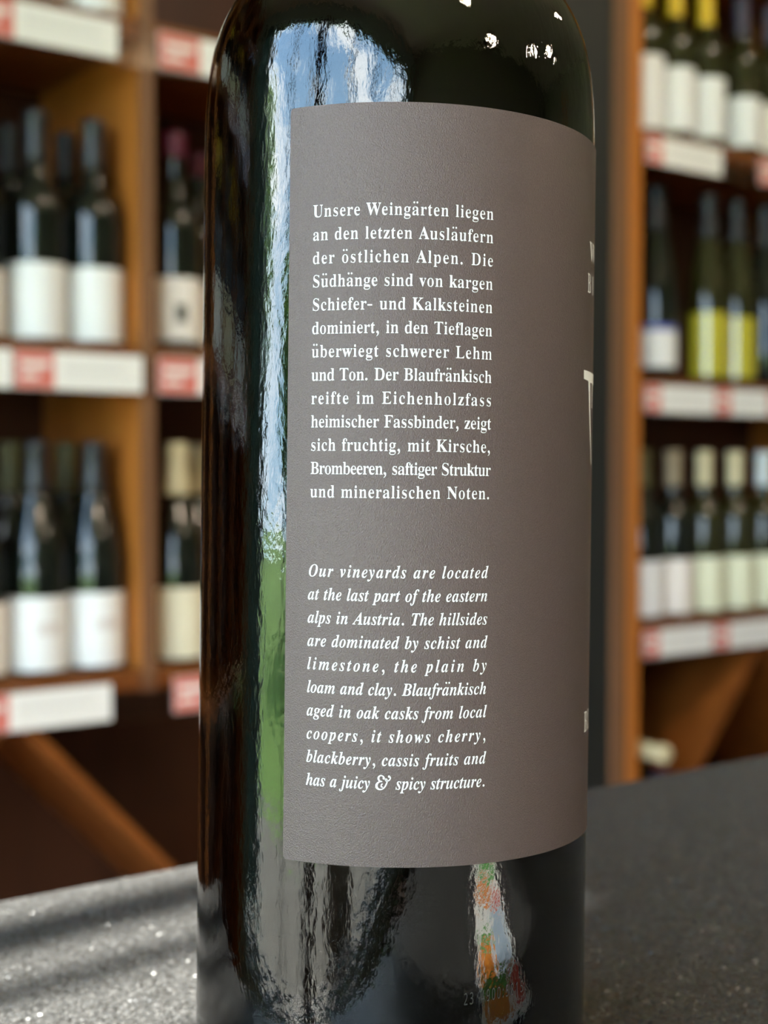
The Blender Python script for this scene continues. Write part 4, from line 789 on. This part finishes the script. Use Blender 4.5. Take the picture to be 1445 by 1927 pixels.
price_card(1.168, 1.345, .044, Z0, 'price card on the lower right rail, under the pale green labels', g)

# ---- lamps and the leaflet --------------------------------------------------
for s, t, aim, lb in ((.15, 1.5, None, 'ceiling spotlight in front of the left wine shelf'), (.9, 1.5, None, 'ceiling spotlight in front of the charcoal pillar'),
                      (1.45, 1.5, None, 'ceiling spotlight added to brighten the bin of the right wine shelf'),  # extra lamp, put in only to lift the right bin boards
                      (2.1, 1.58, 1, 'ceiling spotlight beyond the right wine shelf, turned to the table'), (-.40, 3.25, 1, 'ceiling spotlight behind the table, nearest the street window'),
                      (2.05, 3.95, 1, 'ceiling spotlight in the far back part of the room'), (2.75, 3.25, 1, 'ceiling spotlight closest to the far wall'),
                      (.40, 4.50, 1, 'ceiling spotlight closest to the back wall')):
    v = T(-.65, 1.45) - T(s, t)
    root = thing('ceiling_spotlight', lb, 'lamp', T(s, t, H), math.atan2(v.y, v.x) - PI / 2 if aim else ANG, 'ceiling spotlights')
    obj('mount', lathe([(0, 0), (.045, 0), (.045, -.02), (.012, -.022), (.012, -.09), (0, -.09)], 24), M['steel'], root, True)
    tilt = Matrix.Translation((0, 0, -.10)) @ Matrix.Rotation(math.radians(40), 4, 'X')
    h = obj('housing', lathe([(0, .03), (.034, .03), (.042, .02), (.045, -.08), (.041, -.08), (.038, -.02), (0, -.02)], 28), M['steel'], root, True)
    h.matrix_local = tilt
    e = obj('bulb', lathe([(0, -.05), (.018, -.054), (.024, -.066), (.018, -.080), (0, -.086)], 24), M['lamp'], root, True)
    e.matrix_local = tilt
    ld = bpy.data.lights.new('spot', 'SPOT')
    ld.energy = 24
    ld.color = (1, .80, .60)
    ld.spot_size = math.radians(75)
    ld.spot_blend = .6
    ld.shadow_soft_size = .03
    lo = bpy.data.objects.new('spot_light', ld)
    C.objects.link(lo)
    lo.parent = root
    lo.matrix_local = tilt @ Matrix.Translation((0, 0, -.13))
lf = thing('leaflet', 'small colourful leaflet on the tablecloth, seen only mirrored in the bottle', 'leaflet', (.0625, .2015, TABLE_Z + .0006), math.radians(-47))
SHT = None                                                 # one corner points at the bottle
bm = bmesh.new(); box(bm, (0, 0, 0), (.20, .050, .0012), SHT)
obj('sheet', bm, M['card_white'], lf)
for nm, x0, x1, y0, y1 in (('print_orange', .006, .022, .004, .03), ('print_red', .004, .030, .036, .047), ('print_green', .022, .034, .004, .034), ('print_orange', .034, .06, .004, .022), ('print_blue', .036, .085, .026, .046),
                           ('print_green', .062, .07, .004, .024), ('print_red', .09, .10, .03, .046), ('print_orange', .10, .118, .004, .03), ('print_green', .125, .15, .01, .045), ('print_red', .155, .19, .02, .045)):
    bm = bmesh.new(); box(bm, (x0, y0, .0012), (x1, y1, .0015), SHT)
    obj('colour_field', bm, M[nm], lf)

# ---- table and cloth -------------------------------------------------------
TS0, TS1, TT0, TT1 = -.757, .50, 1.2965, 2.10
tb = thing('table', 'plain wooden table hidden under the black tablecloth', 'table', T((TS0 + TS1) / 2, (TT0 + TT1) / 2, 0), ANG)
hx, hy = (TS1 - TS0) / 2, (TT1 - TT0) / 2
obj('table_top', boxes(((-hx, -hy, TABLE_Z - .033), (hx, hy, TABLE_Z - .003)), bevel=.002), M['wood_board'], tb)
for sx in (-1, 1):
    for sy in (-1, 1):
        x, y = sx * (hx - .06), sy * (hy - .06)
        obj('leg', boxes(((x - .03, y - .03, 0), (x + .03, y + .03, TABLE_Z - .033)), bevel=.003), M['wood_board'], tb)
def cloth_bm(hx, hy, drop, z):
    """cloth lying flat, rounded over the edge and falling in soft folds"""
    bm = bmesh.new()
    r = .006
    sec = [(0, 0)] + [(r * math.sin(a), -r * (1 - math.cos(a))) for a in (.4, .8, 1.2, PI / 2)] + [(r, -drop * k / 6) for k in range(1, 7)]
    per = []
    n = 40
    def side(p, q, m):
        return [(p[0] + (q[0] - p[0]) * k / m, p[1] + (q[1] - p[1]) * k / m) for k in range(m)]
    ring = side((-hx, -hy), (hx, -hy), 60) + side((hx, -hy), (hx, hy), 30) + side((hx, hy), (-hx, hy), 60) + side((-hx, hy), (-hx, -hy), 30)
    rows = []
    for j, (o, dz) in enumerate(sec):
        row = []
        for i, (x, y) in enumerate(ring):
            nx = (1 if x > hx - 1e-6 else -1 if x < -hx + 1e-6 else 0); ny = (1 if y > hy - 1e-6 else -1 if y < -hy + 1e-6 else 0)
            l = math.hypot(nx, ny) or 1
            amp = max(0, -dz - r) / drop
            w = .018 * amp * (1 + math.sin(i * .9 + 1.3 * math.sin(i * .23)))
            row.append(bm.verts.new((x + nx / l * (o + w), y + ny / l * (o + w), z + dz)))
        rows.append(row)
    m = len(ring)
    for a, b in zip(rows, rows[1:]):
        for i in range(m): bm.faces.new((a[i], b[i], b[(i + 1) % m], a[(i + 1) % m]))
    bm.faces.new(rows[0])
    bmesh.ops.recalc_face_normals(bm, faces=bm.faces)
    return bm
cl_o = obj('tablecloth', cloth_bm(hx, hy, .80, TABLE_Z), M['cloth'], None, True)
cl_o.location = T((TS0 + TS1) / 2, (TT0 + TT1) / 2, 0)
cl_o.rotation_euler = (0, 0, ANG)
for p in cl_o.data.polygons:
    if len(p.vertices) > 4: p.use_smooth = False
tag(cl_o, 'black woven tablecloth under the big bottle, sunlit on its left side', 'tablecloth')

# ---- the wine bottle -------------------------------------------------------
R = .0375
H0 = .113                                         # bottle base to the camera's height
axis = Vector((.01142, .0164, 1)).normalized()
base = Vector((.00219, .2689, CAM_Z - .2689 * math.sin(PITCH))) - axis * H0
wb = thing('wine_bottle', 'big dark wine bottle with taupe back label on black tablecloth', 'bottle', base)
u = (Vector((1, 0, 0)) - axis * axis.x).normalized()
w = axis.cross(u)
wb.rotation_euler = Matrix((u, w, axis)).transposed().to_euler()
prof = [(0, .004), (.020, .003), (.030, .0006), (.0345, 0), (.0366, .0015), (.0375, .005)]
prof += [(R, z) for z in (.02, .06, .10, .14, .176)]
prof += smooth_profile([(R, .172), (.03735, .1795), (.0370, .185), (.03625, .1905), (.0347, .196), (.0318, .2015), (.0272, .2065), (.0222, .2115), (.0180, .218), (.0157, .226), (.0148, .236), (.0143, .250)], 5)
prof = prof[:11] + [(r, z + .008) for r, z in prof[11:]]
prof += [(.0140, .285), (.0155, .286), (.0155, .294), (.0142, .298), (.0120, .300), (0, .300)]
obj('glass_body', lathe(prof, 160), M['glass'], wb, True)
inner = [(0, .0062), (.0315, .0045), (.0342, .006), (.0350, .009)] + [(r - .0025, z) for r, z in prof if .015 < z < .284] + [(0, .284)]
obj('red_wine', lathe(inner, 96), M['wine'], wb, True)
obj('capsule', lathe([(.0152, .244), (.0154, .244), (.0147, .258), (.0143, .2845), (.0158, .2855), (.0158, .2945), (.0145, .299), (.0122, .3006), (0, .3006)], 48), M['capsule_black'], wb, True)
def on_bottle(x, z, lift):
    """point on the label from millimetres along the wrap and up the axis"""
    a = x / 37.5
    r = R + lift
    return Vector((r * math.sin(a), -r * math.cos(a), z / 1000 + H0))
def label_bm(x0, x1, z0, z1, rc, lift):
    bm = bmesh.new()
    n = 120
    cols = []
    xs = [x0 + rc * (1 - math.cos(k * PI / 12)) for k in range(6)]
    xs += [x0 + rc + (x1 - x0 - 2 * rc) * k / n for k in range(n + 1)]
    xs += [x1 - rc * (1 - math.cos(k * PI / 12)) for k in range(5, -1, -1)]
    nz = 24
    for x in xs:
        e = max(0, rc - (x - x0), rc - (x1 - x))
        c = rc - math.sqrt(max(0, rc * rc - e * e))
        cols.append([bm.verts.new(on_bottle(x, z0 + c + (z1 - z0 - 2 * c) * k / nz, lift)) for k in range(nz + 1)])
    for a, b in zip(cols, cols[1:]):
        for k in range(nz): bm.faces.new((a[k], b[k], b[k + 1], a[k + 1]))
    bot = [c[0] for c in cols] + cols[-1][1:] + [c[-1] for c in cols[-2::-1]] + cols[0][-2:0:-1]
    top = [bm.verts.new(v.co) for v in bot]
    low = [bm.verts.new((v.co.x * (R / (R + lift)), v.co.y * (R / (R + lift)), v.co.z)) for v in bot]
    for i in range(len(bot)):
        bm.faces.new((top[i - 1], low[i - 1], low[i], top[i]))
    return bm
label = obj('label', label_bm(-19.64, 150, -59.3, 68.88, .7, .00022), M['label'], wb, True)
def lettering(name, shapes, m, parent, lift, slices=False):
    """flat letter shapes (mm) laid round the bottle"""
    bm = bmesh.new()
    for loops in shapes:
        flat = [p for l in loops for p in l]
        vs = [bm.verts.new((x, z, 0)) for x, z in flat]
        for t in tessellate_polygon([[Vector((x, z, 0)) for x, z in l] for l in loops]):
            try: bm.faces.new([vs[i] for i in t])
            except ValueError: pass
    if slices:
        for k in range(-20, 60):
            bmesh.ops.bisect_plane(bm, geom=bm.verts[:] + bm.edges[:] + bm.faces[:], plane_co=(k * 1.2, 0, 0), plane_no=(1, 0, 0))
    for f in bm.faces:
        f.normal_update()
        if f.normal.z < 0: f.normal_flip()
    for v in bm.verts: v.co = on_bottle(v.co.x, v.co.y, lift)
    return obj(name, bm, m, parent)
sh = []
for i, row in enumerate(GERMAN): sh += set_line(row, 'R', -15.1, 31.3, 50.05 - 3.943 * i, 4.48, .865)
lettering('german_text', sh, M['ink'], label, .00026)
sh = []
for i, row in enumerate(ENGLISH): sh += set_line(row, 'I', -15.2, 31.2, -10.65 - 3.942 * i, 4.45, .85)
lettering('english_text', sh, M['ink'], label, .00026)
def big(ch, x, z, h, w, face='R'):
    """a single capital scaled to height h and width w (mm)"""
    a, l = GLYPHS[face + ch]
    xs = [p[0] for q in l for p in q]; ys = [p[1] for q in l for p in q]
    f = lambda p: (x + (p[0] - min(xs)) / (max(xs) - min(xs)) * w, z + (p[1] - min(ys)) / (max(ys) - min(ys)) * h)
    return split_loops([[f(p) for p in q] for q in l])
sh = big('W', 44.9, 47.0, 3.5, 6.2) + big('B', 43.9, 41.0, 3.5, 2.4)
sh += [[[(48.2, 41.0), (48.9, 41.0), (48.9, 44.5), (48.2, 44.5)]]]
sh += [[[(42.1, 26.55), (42.1, 24.9), (45.3, 24.75), (46.6, 17.5), (49.2, 9.5), (49.9, 9.5), (47.6, 17.5), (47.0, 24.6), (49.4, 24.6), (49.0, 20.0), (49.8, 20.0), (50.6, 24.5), (53.0, 24.5), (53.0, 26.55)]]]
sh += big('B', 45.5, -40.35, 3.75, 2.9) + big('L', 49.3, -40.35, 3.75, 2.6)
lettering('front_text', sh, M['ink'], label, .00026, True)
# faint coded number on the glass near the foot
sh = []
x = 12.5
for ch in '23 4900:5815':
    if ch == ' ':
        x += 1.0; continue
    a, l = GLYPHS['D' + ch]
    k = 2.35
    for g_ in split_loops([[(x + p[0] * k * .82, -83.2 + p[1] * k * 1.8 + (x - 12.5) * .035) for p in q] for q in l]):
        o_ = g_[0]
        cx = sum(p[0] for p in o_) / len(o_); cy = sum(p[1] for p in o_) / len(o_)
        sh.append(g_)
    x += a * k * .82 + .34
lettering('lot_number', sh, M['code'], wb, .00006)
